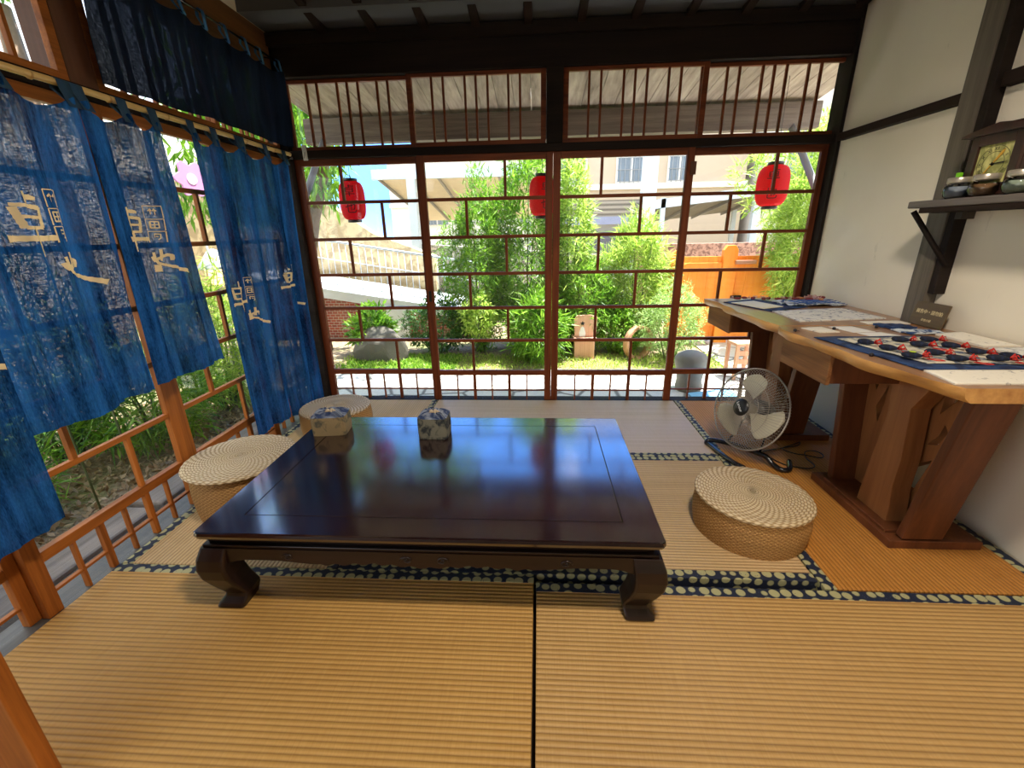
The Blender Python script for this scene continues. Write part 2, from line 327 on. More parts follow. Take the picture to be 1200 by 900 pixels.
# ---------------------------------------------------------------- lattice doors
ROWS = [.221, .48, .73, .98, 1.235, 1.485]
def lattice_door(name, origin, rz, width, start, plane, label, tracks=.03, pull=None):
    """origin: left bottom corner at room side; local x along width, local y outward, z up"""
    root = struct(name, None, label); root.location = origin; root.rotation_euler = (0, 0, rz)
    y0, y1 = plane, plane + tracks; sw = .05
    MX, MZ = (ORANGE_X, ORANGE_Z) if rz else (BACKLIT_X, BACKLIT_Z)
    f = MB(); f.box(0, sw, y0, y1, -.003, 1.765); f.box(width - sw, width, y0, y1, -.003, 1.765); f.build('stile', MZ, root, bevel=.002)
    f = MB(); f.box(sw, width - sw, y0, y1, 1.722, 1.765); f.box(sw, width - sw, y0, y1, .201, .241); f.build('rail', MX, root, bevel=.002)
    f = MB(); a = sw; w = width - 2 * sw
    for z in ROWS[1:]: f.box(a, a + w, y0 + .004, y1 - .004, z - .011, z + .011)
    f.box(a, a + w, y0 + .006, y1 - .006, .070, .080)
    f.build('crosspiece', MX, root, bevel=.001)
    f = MB(); zs = ROWS + [1.722]; zs = [.241] + ROWS[1:] + [1.722]
    for k in range(6):                                 # from the top
        zt, zb = zs[6 - k], zs[5 - k]; third = start if k % 2 == 0 else 3 - start
        x = a + w * third / 3
        f.box(x - .009, x + .009, y0 + .005, y1 - .005, zb, zt)
    for k in range(1, 6):
        x = a + w * k / 6; h = .011 if k % 2 == 0 else .005
        f.box(x - h, x + h, y0 + .004, y1 - .004, -.003, .203)
    f.build('muntin', MZ, root, bevel=.001)
    f = MB(); f.box(a - .005, a + w + .005, (y0 + y1) / 2 - .001, (y0 + y1) / 2 + .001, .0, 1.73); f.build('pane', GLASS, root)
    if pull is not None:
        f = MB(); f.box(pull, pull + .022, y0 - .002, y0 + .004, .78, .86); f.build('finger_pull', BLACKP, root, bevel=.003)
    return root
lattice_door('door_1', (-1.702, 0, 0), 0, .905, 1, .034, 'leftmost garden door', pull=.86)
lattice_door('door_2', (-.829, 0, 0), 0, .925, 2, 0.0, 'second garden door', pull=.012)
lattice_door('door_3', (.098, 0, 0), 0, .925, 1, 0.0, 'third garden door')
lattice_door('door_4', (.985, 0, 0), 0, .905, 2, .034, 'rightmost garden door')
# left side doors: rotate +90deg: local x -> +y , local y(outward) -> -x
for i, (y, st, pl) in enumerate([(-2.90, 1, .034), (-2.170, 2, 0.0), (-1.430, 1, .0), (-.72, 2, .034)]):
    lattice_door('door_%d' % (5 + i), (-1.722, y, 0), PI / 2, .745, 1 if i in (1, 2) else 2, pl, ('near', 'second', 'third', 'far')[i] + ' lattice door on the left')
b = MB(); b.box(1.0, 1.035, -.012, 0, 1.60, 1.68); struct('trim_16', b.build('trim_16', BROWN_Z), 'small latch block on garden door')
def transom(name, origin, rz, width, plane, label, z0=1.813, z1=2.236):
    root = struct(name, None, label); root.location = origin; root.rotation_euler = (0, 0, rz); y0, y1 = plane, plane + .026
    f = MB(); f.box(0, .034, y0, y1, z0, z1); f.box(width - .034, width, y0, y1, z0, z1); f.box(.034, width - .034, y0, y1, z0, z0 + .028); f.box(.034, width - .034, y0, y1, z1 - .022, z1)
    f.build('window_frame', ORANGE_X if rz else BACKLIT_X, root, bevel=.002)
    f = MB(); a = .034; w = width - .068
    for t in (.155, .245, .415, .500, .590, .750, .840):
        x = a + w * t; f.box(x - .007, x + .007, y0 + .004, y1 - .004, z0 + .02, z1 - .02)
    f.build('slat', ORANGE_Z if rz else BACKLIT_Z, root, bevel=.001)
    f = MB(); f.box(a, a + w, y0 + .012, y0 + .014, z0 + .02, z1 - .02); f.build('pane', GLASS, root); return root
transom('window_1', (-1.70, 0, 0), 0, .87, .034, 'leftmost back transom')
transom('window_2', (-.858, 0, 0), 0, .906, 0.0, 'second back transom')
transom('window_3', (.157, 0, 0), 0, .900, 0.0, 'third back transom')
transom('window_4', (1.020, 0, 0), 0, .895, .034, 'rightmost back transom')
transom('window_5', (-1.722, -1.36, 0), PI / 2, .70, 0, 'left transom by post', z1=2.25)
transom('window_6', (-1.722, -.69, 0), PI / 2, .67, .03, 'left transom at corner', z1=2.25)
transom('window_7', (-1.722, -2.36, 0), PI / 2, .885, 0, 'near left transom', z1=2.25)
transom('window_8', (-1.722, -3.25, 0), PI / 2, .89, 0, 'nearest left transom', z1=2.25)
# partition stile near camera left
b = MB(); b.box(-1.255, -1.172, -2.655, -2.62, -.003, 1.76); b.box(-1.72, -1.255, -2.645, -2.63, -.003, 1.76); struct('door_9', b.build('door_9', ORANGE_Z, bevel=.003), 'edge of an orange sliding door beside the camera')
# ================================================================ TATAMI
def mat_thing(x0, x1, y0, y1, m_, along, label, bd, dz=0):
    cx, cy = (x0 + x1) / 2, (y0 + y1) / 2; t = thing('tatami_mat', label, 'tatami mat', (cx, cy, -.055), 0, 'tatami mats covering the floor')
    g = .0025; hx, hy = (x1 - x0) / 2 - g, (y1 - y0) / 2 - g; h = .055 + dz; bw = .042
    f = MB(); f.box(-hx, hx, -hy, hy, 0, h); f.build('rush_surface', m_, t, bevel=.003)
    for s in bd:
        f = MB()
        if s == 'n': f.box(-hx - .001, hx + .001, hy - bw, hy + .0015, .002, h + .0015)
        if s == 's': f.box(-hx - .001, hx + .001, -hy - .0015, -hy + bw, .002, h + .0015)
        if s == 'w': f.box(-hx - .0015, -hx + bw, -hy - .001, hy + .001, .002, h + .0015)
        if s == 'e': f.box(hx - bw, hx + .0015, -hy - .001, hy + .001, .002, h + .0015)
        f.build('border_strip', HERI, t, bevel=.002)
    return t
mat_thing(-1.72, -.015, -2.90, -1.895, TAT_FRONT_L, 'x', 'golden tatami mat nearest the camera on the left, against the lattice wall', 'n')
mat_thing(-.009, 1.885, -2.90, -1.935, TAT_FRONT_R, 'x', 'tan tatami mat nearest the camera on the right', 'n')
mat_thing(-1.715, -.805, -1.893, -.012, TAT_SIDE_L, 'y', 'straw coloured tatami mat along the left lattice wall, under the two left poufs', 'we')
mat_thing(-.803, 1.05, -.925, -.012, TAT_SMOOTH, 'x', 'smooth worn pale tatami mat behind the low table at the garden doors', 's')
mat_thing(-.803, 1.05, -1.893, -.927, TAT_MID, 'x', 'pale ribbed tatami mat under the low table', 'ns')
mat_thing(1.053, 1.885, -1.93, -.012, TAT_SIDE_R, 'y', 'amber tatami mat along the right wall under the side tables', 'we')
# ================================================================ LOW TABLE
def low_table():
    X0, X1, Y0, Y1, H = -1.164, .407, -2.111, -1.124, .33
    cx, cy = (X0 + X1) / 2, (Y0 + Y1) / 2; hx, hy = (X1 - X0) / 2, (Y1 - Y0) / 2
    t = thing('low_table', 'large dark rosewood low table with curved legs and carved apron, in mid room', 'low table', (cx, cy, 0))
    # top: frame + inset panel in one slab with a fine groove
    f = MB()
    def ringpts(ex, z, r=.02):
        a, c = hx + ex, hy + ex; pts = []
        for (sx, sy, a0) in ((1, 1, 0), (-1, 1, 90), (-1, -1, 180), (1, -1, 270)):
            for k in range(5):
                an = math.radians(a0 + k * 22.5); pts.append((sx * (a - r) + r * math.cos(an), sy * (c - r) + r * math.sin(an), z))
        return pts
    prof = [(-.05, H - .032), (-.012, H - .034), (-.004, H - .026), (0, H - .014), (-.002, H - .004), (-.006, H)]
    n = 20; vs = []; fs = []
    for ex, z in prof: vs += ringpts(ex, z)
    for i in range(len(prof) - 1):
        for k in range(n): fs.append((i * n + k, i * n + (k + 1) % n, (i + 1) * n + (k + 1) % n, (i + 1) * n + k))
    fs.append(tuple(range(n - 1, -1, -1)))
    top = len(prof) * n; bw = .105
    f.add(vs, fs)
    # flat frame top made of four mitred boards with groove
    a, c = hx - .006, hy - .006; ia, ic = hx - bw * 1.15, hy - bw
    o = [(-a, -c), (a, -c), (a, c), (-a, c)]; i_ = [(-ia, -ic), (ia, -ic), (ia, ic), (-ia, ic)]
    for k in range(4):
        p, q, r, s_ = o[k], o[(k + 1) % 4], i_[(k + 1) % 4], i_[k]
        f.add([(x, y, H - .0002) for x, y in (p, q, r, s_)], [(0, 1, 2, 3)])
        f.add([(s_[0], s_[1], H - .0002), (r[0], r[1], H - .0002), (r[0], r[1], H - .004), (s_[0], s_[1], H - .004)], [(0, 1, 2, 3)])
    f.build('tabletop_frame', LACQ, t)
    g = .0028; f = MB(); f.box(-ia + g, ia - g, -ic + g, ic - g, H - .02, H - .0004); f.build('tabletop_panel', LACQ, t, bevel=.0012)
    # waist moulding
    f = MB(); w = .055
    for ex, z0, z1 in ((-.03, H - .058, H - .033), (-.016, H - .070, H - .058)):
        A, B = hx + ex, hy + ex; f.box(-A, A, -B, -B + w, z0, z1); f.box(-A, A, B - w, B, z0, z1); f.box(-A, -A + w, -B + w, B - w, z0, z1); f.box(A - w, A, -B + w, B - w, z0, z1)
    f.build('waist_moulding', LACQ2, t, bevel=.003)
    # apron with carved lower edge
    def edge(u):      # u 0..1 along the side, returns depth below waist
        m_ = abs(u - .5) * 2
        d = .045 + .012 * max(0, math.cos((m_ - .45) * PI * 2.2)) + .016 * max(0, 1 - m_ * 3.2) + (.004 * math.sin(u * PI * 46) if m_ < .5 else 0)
        if m_ > .82: d += .05 * ((m_ - .82) / .18) ** 2
        return d
    def apron(L, axis, off, sgn):
        N = 120; z1 = H - .069; poly = [(-L + 2 * L * i / N, z1 - edge(i / N)) for i in range(N + 1)] + [(L, z1), (-L, z1)]
        f = MB(); n_ = len(poly)
        d0, d1 = off, off + sgn * .022
        def P(a_, z_, d): return (a_, d, z_) if axis == 'y' else (d, a_, z_)
        f.add([P(a_, z_, d0) for a_, z_ in poly] + [P(a_, z_, d1) for a_, z_ in poly],
              [(i, i + n_, (i + 1) % n_ + n_, (i + 1) % n_) for i in range(n_)])
        for k in range(N):   # quads front and back
            f.add([P(*poly[k], d0), P(*poly[k + 1], d0), P(poly[k + 1][0], z1, d0), P(poly[k][0], z1, d0)], [(0, 1, 2, 3)])
            f.add([P(*poly[k], d1), P(*poly[k + 1], d1), P(poly[k + 1][0], z1, d1), P(poly[k][0], z1, d1)], [(3, 2, 1, 0)])
        ap = f.build('apron', LACQ2, t, bevel=0)
        if axis == 'y' and sgn > 0:     # carved scrolls in relief on the front
            for cxx in (-.47, -.06, .06, .47):
                q = MB(); pts = [(cxx + .022 * (1 - k / 16) * math.cos(k * .62) * (1 if cxx > 0 else -1), d0 - .001, z1 - .030 + .015 * (1 - k / 16) * math.sin(k * .62)) for k in range(15)]
                q.tube(pts, .0028, 6); q.build('scroll_carving', LACQ2, ap)
    apron(hx - .04, 'y', -hy + .012, 1); apron(hx - .04, 'y', hy - .012, -1); apron(hy - .04, 'x', -hx + .012, 1); apron(hy - .04, 'x', hx - .012, -1)
    # cabriole legs: (z, centre offset outward along each axis, half width)
    secs = [(H - .069, -.055, .048), (.22, -.044, .052), (.18, -.040, .053), (.14, -.044, .051), (.10, -.056, .047), (.07, -.067, .044), (.048, -.075, .042), (.036, -.073, .044), (.018, -.063, .050), (.006, -.059, .051), (0, -.061, .048)]
    for sx in (-1, 1):
        for sy in (-1, 1):
            f = MB(); vs = []; n_ = 20
            for z, off, hw in secs:
                px, py = sx * (hx + off), sy * (hy + off)
                for k in range(n_):
                    an = 2 * PI * k / n_; cc, ss = math.cos(an), math.sin(an); e = .22
                    vs.append((px + hw * math.copysign(abs(cc) ** e, cc), py + hw * math.copysign(abs(ss) ** e, ss), z))
            fs = [tuple(range(n_)), tuple((len(secs) - 1) * n_ + k for k in range(n_))]
            for i in range(len(secs) - 1):
                for k in range(n_): fs.append((i * n_ + k, i * n_ + (k + 1) % n_, (i + 1) * n_ + (k + 1) % n_, (i + 1) * n_ + k))
            f.add(vs, fs, False); f.build('leg', LACQ2, t, bevel=.002)
    return t
low_table()
# ================================================================ POUFS
def pouf(loc, r_top, r_body, h, label, brim=.0, rz=0):
    t = thing('woven_pouf', label, 'floor cushion', loc, rz, 'round woven straw poufs')
    nr, na = 60, 220; f = MB()
    def top(u, v):
        a = u * 2 * PI; r = max(.001, v * r_top)
        ring = r / .0105; sp = math.sin(ring * 2 * PI) ** 2; tw = math.sin(a * 42 + ring * 1.6 * (1 if int(ring) % 2 else -1))
        seg = math.sin(a * 36) if v < .8 else math.sin(a * 60)
        z = h + .006 * (1 - v * v) + .0012 * sp + .0010 * math.sin(a * 44 + int(ring) * 2.4) * min(1, v * 3)
        if v > .965: z -= (v - .965) / .035 * .012
        return (r * math.cos(a), r * math.sin(a), z)
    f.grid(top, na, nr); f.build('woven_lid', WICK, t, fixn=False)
    f = MB()
    def side(u, v):
        a = u * 2 * PI; z = v * (h - .006)
        rr = r_body + (r_top - r_body) * max(0, (v - .8) / .2) * (0 if brim else 1) + .010 * math.sin(v * PI) + .0022 * math.sin(a * 120 + (PI if int(v * 26) % 2 else 0)) + .0014 * math.sin(v * 26 * 2 * PI)
        return (rr * math.cos(a), rr * math.sin(a), z)
    f.grid(side, 440, 52); f.add([(r_body * math.cos(2 * PI * k / 40), r_body * math.sin(2 * PI * k / 40), .0) for k in range(40)], [tuple(range(40))])
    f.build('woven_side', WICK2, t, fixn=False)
    f = MB(); f.tube([(r_top * .985 * math.cos(2 * PI * k / 90), r_top * .985 * math.sin(2 * PI * k / 90), h - .008 + .002 * math.sin(k * 2.1)) for k in range(90)], .0065, 6, closed=True)
    f.build('rim_braid', WICK, t); return t
pouf((.93, -1.565, 0), .232, .222, .175, 'round woven straw pouf right of the low table, in front of the fan')
pouf((-1.45, -1.44, 0), .245, .215, .255, 'large woven straw pouf with overhanging lid at the left end of the low table', brim=1)
pouf((-1.36, -.605, 0), .222, .218, .185, 'woven straw pouf in the far left corner behind the low table')
# ================================================================ NOREN CURTAINS
POLE_Z = 1.757; POLE_X = -1.60
pole_pts = [(POLE_X, -4.2 + k * .1, POLE_Z + .0015 * math.sin(k * .8) + .004 * (k / 41)) for k in range(41)]
t = thing('bamboo_rod', 'pale bamboo rod running along the left wall, carrying the blue curtains', 'curtain rod', (0, 0, 0))
BAMB = plain('bamboo', srgb(206, 172, 110), .4)
f = MB(); f.tube(pole_pts, .0115, 12); f.build('rod', BAMB, t)
for k in range(14):
    f = MB(); f.tube([(POLE_X, -3.9 + k * .27, POLE_Z + .001), (POLE_X, -3.894 + k * .27, POLE_Z + .001)], .0132, 12); f.build('node_ring', plain('bamboo_node', srgb(180, 140, 84), .5), t)
for y in (-.17, -3.0):
    f = MB(); f.tube([(POLE_X, y, POLE_Z - .012), (-1.66, y, POLE_Z - .02), (-1.718, y, POLE_Z + .02)], .005, 8); f.build('hook', BLACKM, t)
class Cloth:
    def __init__(s, y0, y1, ztop, zhem, x, seed, amp, tabs, y0h=None, y1h=None, sag=.045, gather=1.0):
        s.y0, s.y1, s.zt, s.zh, s.x, s.amp, s.tabs, s.sag = y0, y1, ztop, zhem, x, amp, tabs, sag
        s.y0h = y0 if y0h is None else y0h; s.y1h = y1 if y1h is None else y1h
        r = random.Random(seed); s.w = [(r.uniform(.9, 1.3) * k, r.uniform(0, 6.28), r.uniform(.5, 1) / k ** .6) for k in (1.2, 2.6, 4.2, 7.0)]
        s.ph = r.uniform(0, 6)
    def top(s, u):
        y = s.y0 + (s.y1 - s.y0) * u; best = 9
        ts = sorted(s.tabs)
        for a, b_ in zip(ts[:-1], ts[1:]):
            if a <= y <= b_: q = (y - a) / (b_ - a); return s.zt - s.sag * 4 * q * (1 - q)
        d = min(abs(y - k) for k in ts); return s.zt - s.sag * min(1, d / .1) * .8
    def __call__(s, u, v):      # v 0 top .. 1 hem
        zt = s.top(u); z = zt + (s.zh - zt) * v + (.006 * math.sin(u * 9 + s.ph)) * v
        y0 = s.y0 + (s.y0h - s.y0) * v; y1 = s.y1 + (s.y1h - s.y1) * v
        g = 0
        for k, p, a in s.w: g += a * (1 - 2.4 * abs(math.sin(PI * k * u + p / 2 + .55 * v * math.sin(p))) ** .8) * .8
        env = .35 + .65 * min(1, v * 1.6)
        # creases running down from each tab
        cr = 0
        for tb in s.tabs:
            dy = (y0 + (y1 - y0) * u) - tb; cr += .022 * math.exp(-(dy / (.018 + .05 * v)) ** 2) * (1 - v) ** .7
        fine = .0035 * math.sin(31 * u + 5 * v + s.ph) + .002 * math.sin(67 * u - 7 * v)
        return Vector((s.x + s.amp * g * env * (1.3 - .35 * v ** 4) + cr + fine, y0 + (y1 - y0) * u + .08 * s.amp * math.cos(2 * PI * s.w[1][0] * u + s.ph) * env, z))
    def uv(s, y, z):
        v = 0.5
        for _ in range(6):
            y0 = s.y0 + (s.y0h - s.y0) * v; y1 = s.y1 + (s.y1h - s.y1) * v; u = (y - y0) / (y1 - y0); zt = s.top(min(1, max(0, u))); v = (zt - z) / (zt - s.zh)
        return u, v
# brush strokes (x right, y up) in a unit character cell; each stroke = list of (x,y,halfwidth)
def strokes_zhuo():
    return [[(.46, 1.0, .05), (.47, .90, .055), (.46, .80, .05)], [(.46, .90, .045), (.62, .90, .05), (.74, .88, .03)],
            [(.20, .72, .045), (.22, .62, .04), (.27, .36, .035)], [(.18, .76, .03), (.5, .75, .04), (.80, .72, .045)], [(.78, .74, .05), (.76, .60, .045), (.72, .38, .04)],
            [(.26, .56, .030), (.74, .56, .030)], [(.28, .37, .032), (.72, .38, .032)], [(-.02, .17, .07), (.1, .18, .055), (.5, .19, .05), (1.02, .20, .055)], [(.50, .38, .06), (.51, .15, .055), (.53, -.14, .035)]]
def strokes_ye():
    return [[(.0, .62, .06), (.06, .44, .055), (.30, .58, .045), (.52, .68, .055), (.62, .62, .06), (.60, .42, .04)], [(.34, .92, .05), (.34, .70, .05), (.30, .42, .045)],
            [(.08, .80, .05), (.10, .52, .055), (.18, .32, .05), (.45, .22, .05), (.8, .05, .06), (1.30, -.16, .08)]]
def strokes_small(kind):
    if kind == 0: return [[(.1, .7, .06), (.3, .95, .05), (.45, .7, .05)], [(.3, .9, .05), (.3, .3, .05)], [(.55, .7, .06), (.7, .95, .05), (.9, .7, .05)], [(.75, .9, .05), (.75, .25, .05)]]
    if kind == 1: return [[(.1, .9, .06), (.1, .1, .06)], [(.1, .88, .06), (.9, .88, .06)], [(.9, .9, .06), (.9, .1, .06)], [(.1, .12, .06), (.9, .12, .06)], [(.5, .9, .05), (.5, .1, .05)], [(.1, .5, .05), (.9, .5, .05)]]
    return [[(.2, .85, .06), (.85, .8, .06), (.8, .3, .06), (.55, .12, .05)], [(.35, .55, .05), (.6, .5, .06)], [(.2, .85, .06), (.2, .4, .05)]]
BOX = [[(0, 0, .025), (0, 1, .025)], [(0, 1, .025), (1, 1, .025)], [(1, 1, .025), (1, 0, .025)]]
def ink(cl, parent, marks, side=.0045):
    """marks: list of (strokes, y_left, z_bottom, w, h). seen from the room, left wall: image-left = nearer camera (smaller y)"""
    f = MB()
    for strokes, yl, zb, w, h in marks:
        for st in strokes:
            P = []
            for a, c in zip(st[:-1], st[1:]):
                for k in range(12): q = k / 12; P.append(tuple(a[i] + (c[i] - a[i]) * q for i in range(3)))
            P.append(st[-1]); vs = []
            for i, p in enumerate(P):
                a = P[max(0, i - 1)]; c = P[min(len(P) - 1, i + 1)]
                dy, dz = (c[0] - a[0]) * w, (c[1] - a[1]) * h; L = math.hypot(dy, dz) or 1; ny, nz = -dz / L, dy / L; hw = p[2] * 1.08 * (w + h) / 2 * (1 + .1 * math.sin(i * 1.7))
                for s_ in (-1, -.5, 0, .5, 1):
                    y = yl + p[0] * w + s_ * ny * hw; z = zb + p[1] * h + s_ * nz * hw; u, v = cl.uv(y, z); u = min(.995, max(.005, u)); q = cl(u, v); vs.append((q.x + side, q.y, q.z))
            fs = []
            for i in range(len(P) - 1):
                for s_ in range(4): fs.append((i * 5 + s_, i * 5 + s_ + 1, i * 5 + s_ + 6, i * 5 + s_ + 5))
            f.add(vs, fs, True)
    if f.v: f.build('dyed_lettering', CREAM, parent, fixn=False)
def noren(cl, label, group, m_, tabm, marks=(), pole=(POLE_X, POLE_Z), tabw=.044, name='noren_curtain'):
    t = thing(name, label, 'curtain', (0, 0, 0), 0, group)
    t.location = (cl.x, (cl.y0 + cl.y1) / 2, cl.zh); inv = Vector(t.location)
    f = MB(); f.grid(lambda u, v: cl(u, v) - inv, 90, 70); f.build('cloth', m_, t, fixn=False)
    for tb in cl.tabs:
        if not (cl.y0 - .02 <= tb <= cl.y1 + .02): continue
        u = min(.97, max(.03, (tb - cl.y0) / (cl.y1 - cl.y0))); p = cl(u, 0.0); px, pz = pole
        q = MB(); path = [(p.x + .001, pz - .07 if p.z > pz - .07 else p.z - .02), (px + .016, pz - .015), (px + .013, pz + .010), (px, pz + .016), (px - .013, pz + .010), (px - .016, pz - .015), (p.x - .004, p.z - .02)]
        vs = []
        for x, z in path: vs += [(x - inv.x, tb - tabw / 2 - inv.y, z - inv.z), (x - inv.x, tb + tabw / 2 - inv.y, z - inv.z)]
        q.add(vs, [(2 * i, 2 * i + 1, 2 * i + 3, 2 * i + 2) for i in range(len(path) - 1)], True); q.build('tab', tabm, t, solid=.0015)
    if marks:
        class Sh:
            def uv(s, y, z): return cl.uv(y, z)
            def __call__(s, u, v): return cl(u, v) - inv
        ink(Sh(), t, marks)
    return t
TABM = plain('indigo_tab', srgb(26, 62, 92), .8); TABL = plain('blue_tab', srgb(38, 96, 150), .8)
G1 = 'blue noren panels on the bamboo rod'
def logo(y, z, s=1.0):
    return [(strokes_zhuo(), y, z, .115 * s, .16 * s), (strokes_ye(), y + .115 * s, z - .105 * s, .11 * s, .10 * s),
            (strokes_small(0), y + .128 * s, z + .125 * s, .040 * s, .035 * s), (strokes_small(1), y + .128 * s, z + .075 * s, .040 * s, .035 * s), (strokes_small(2), y + .132 * s, z + .025 * s, .036 * s, .034 * s),
            (BOX, y + .118 * s, z + .068 * s, .06 * s, .048 * s), (BOX, y + .118 * s, z + .018 * s, .06 * s, .046 * s), (BOX, y + .118 * s, z + .120 * s, .06 * s, .05 * s)]
DOT = [[(.5, .1, .35), (.5, .9, .35)]]
ys = [-1.64, -1.43, -1.22, -1.055, -.87, -.70, -.50, -.31]
noren(Cloth(-2.62, -2.09, 1.72, .365, -1.585, 3, .026, [-2.62, -2.36, -2.09]), 'long blue hemp noren panel at the left edge of the photo, ending low', G1, NOREN, TABM, logo(-2.34, 1.02))
noren(Cloth(-2.085, -1.62, 1.72, .665, -1.572, 11, .028, [-2.085, -1.86, -1.645]), 'short blue hemp noren panel with large cream lettering, left of the other short one', G1, NOREN, TABM, logo(-1.965, 1.24, 1.06))
noren(Cloth(-1.625, -1.275, 1.72, .678, -1.580, 23, .024, [-1.60, -1.43, -1.29], y0h=-1.61, y1h=-1.195), 'short blue hemp noren panel with smaller cream lettering, beside the uncovered strip of window', G1, NOREN, TABM, logo(-1.56, 1.235, .92) + [(DOT, -1.455, 1.13, .028, .035)])
noren(Cloth(-1.10, -.735, 1.72, .172, -1.578, 31, .030, [-1.08, -.93, -.75], y0h=-1.065, y1h=-.72), 'long blue hemp noren panel reaching almost to the mats, left of the corner one', G1, NOREN, TABM, logo(-1.03, .90, .90) + [(DOT, -.93, .82, .028, .035)])
noren(Cloth(-.73, -.28, 1.72, .13, -1.584, 47, .030, [-.715, -.50, -.30], y0h=-.665, y1h=-.285), 'long blue hemp noren panel in the corner behind the far pouf', G1, NOREN, TABM, logo(-.56, .935, .90))
# upper dark valance hung from beam
f = MB(); VX, VZ = -1.655, 2.305
vt = thing('valance_rod', 'thin dark rod holding the black blue valance under the beam', 'curtain rod', (0, 0, 0)); f.tube([(VX, -1.5, VZ), (VX, -.02, VZ + .004)], .006, 8); f.build('rod', BLACKM, vt)
for y in (-1.48, -.8, -.1):
    f = MB(); f.tube([(VX, y, VZ), (-1.69, y, VZ + .015), (-1.718, y, VZ + .02)], .004, 6); f.build('hook', BLACKM, vt)
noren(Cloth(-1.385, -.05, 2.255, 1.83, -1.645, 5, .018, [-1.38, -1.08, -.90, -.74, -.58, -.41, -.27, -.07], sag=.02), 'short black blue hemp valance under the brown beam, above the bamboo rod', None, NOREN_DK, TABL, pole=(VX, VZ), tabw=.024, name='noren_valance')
# plastic hook on lintel
t = thing('adhesive_hook', 'clear plastic adhesive hook on the dark lintel at the left corner', 'hook', (-1.588, -.017, 1.80)); CLR = plain('clear_plastic', srgb(220, 222, 222), .2)
f = MB(); f.box(-.016, .016, -.005, 0, -.05, .045); f.build('back_plate', CLR, t, bevel=.004)
f = MB(); f.tube([(0, -.005, .0), (0, -.016, -.02), (0, -.024, -.035), (0, -.020, -.02)], .004, 8); f.build('hook', CLR, t)
# ================================================================ TISSUE BOXES
def cloth_batik(name, c1, c2, sc=14, th=.5):
    b = NB(name); n_ = b.noise(sc, 5, .6, dist=1.0); b.col(b.ramp(n_, [(th - .08, c1), (th + .05, c2)])); b.set(Roughness=.85); b.bump(b.noise(140, 2), .2, .001); return b.m
BAT1 = cloth_batik('batik_greyblue', srgb(84, 84, 72), srgb(150, 130, 96), 16, .44); BAT2 = cloth_batik('batik_darkgrey', srgb(44, 50, 54), srgb(124, 122, 108), 20, .50); BATTOP = cloth_batik('batik_top_blue', srgb(44, 62, 104), srgb(150, 160, 178), 12, .5)
def tissue_box(loc, rz, wx, wy, h, m_, label):
    t = thing('wrapped_tissue_box', label, 'tissue box', loc, rz, 'cloth wrapped boxes on the low table'); f = MB(); n = 96
    prof = [(.0, .97), (.15, 1.0), (.6, 1.02), (.85, 1.0), (.94, .95)]
    def pt(a, k, z, wob=0):
        c, s = math.cos(a), math.sin(a); e = .28; rr = 1 + wob * math.sin(a * 17 + z * 40)
        return (wx / 2 * k * math.copysign(abs(c) ** e, c) * rr, wy / 2 * k * math.copysign(abs(s) ** e, s) * rr, z)
    f.grid(lambda u, v: pt(u * 2 * PI, 1 + .025 * math.sin(v * PI) + .008 * math.sin(u * 50) * math.sin(v * 5), v * h * .9, .006), n, 10)
    f.add([pt(2 * PI * k / n, 1, 0) for k in range(n)], [tuple(range(n))]); f.build('cloth_wrap', m_, t, fixn=False)
    f = MB()
    def tp(u, v):
        a = u * 2 * PI; k = 1 - v * .88; z = h * .9 + h * .12 * math.sin(min(1, v * 1.6) * PI / 2) + .0085 * math.sin(a * 13) * math.sin(min(1, v + .1) * PI); c, s = math.cos(a), math.sin(a); e = .28 + .72 * v
        return (wx / 2 * k * math.copysign(abs(c) ** e, c), wy / 2 * k * math.copysign(abs(s) ** e, s), z)
    f.grid(tp, 200, 14); f.build('gathered_top', BATTOP, t, fixn=False)
    f = MB()
    for k in range(5):
        a = k * 1.3; f.tube([(0, 0, h * 1.0), (.015 * math.cos(a), .012 * math.sin(a), h * 1.06), (.028 * math.cos(a), .022 * math.sin(a), h * 1.03)], [.004, .007, .003], 8)
    f.build('knot', plain('cream_cord', srgb(200, 180, 150), .8), t); return t
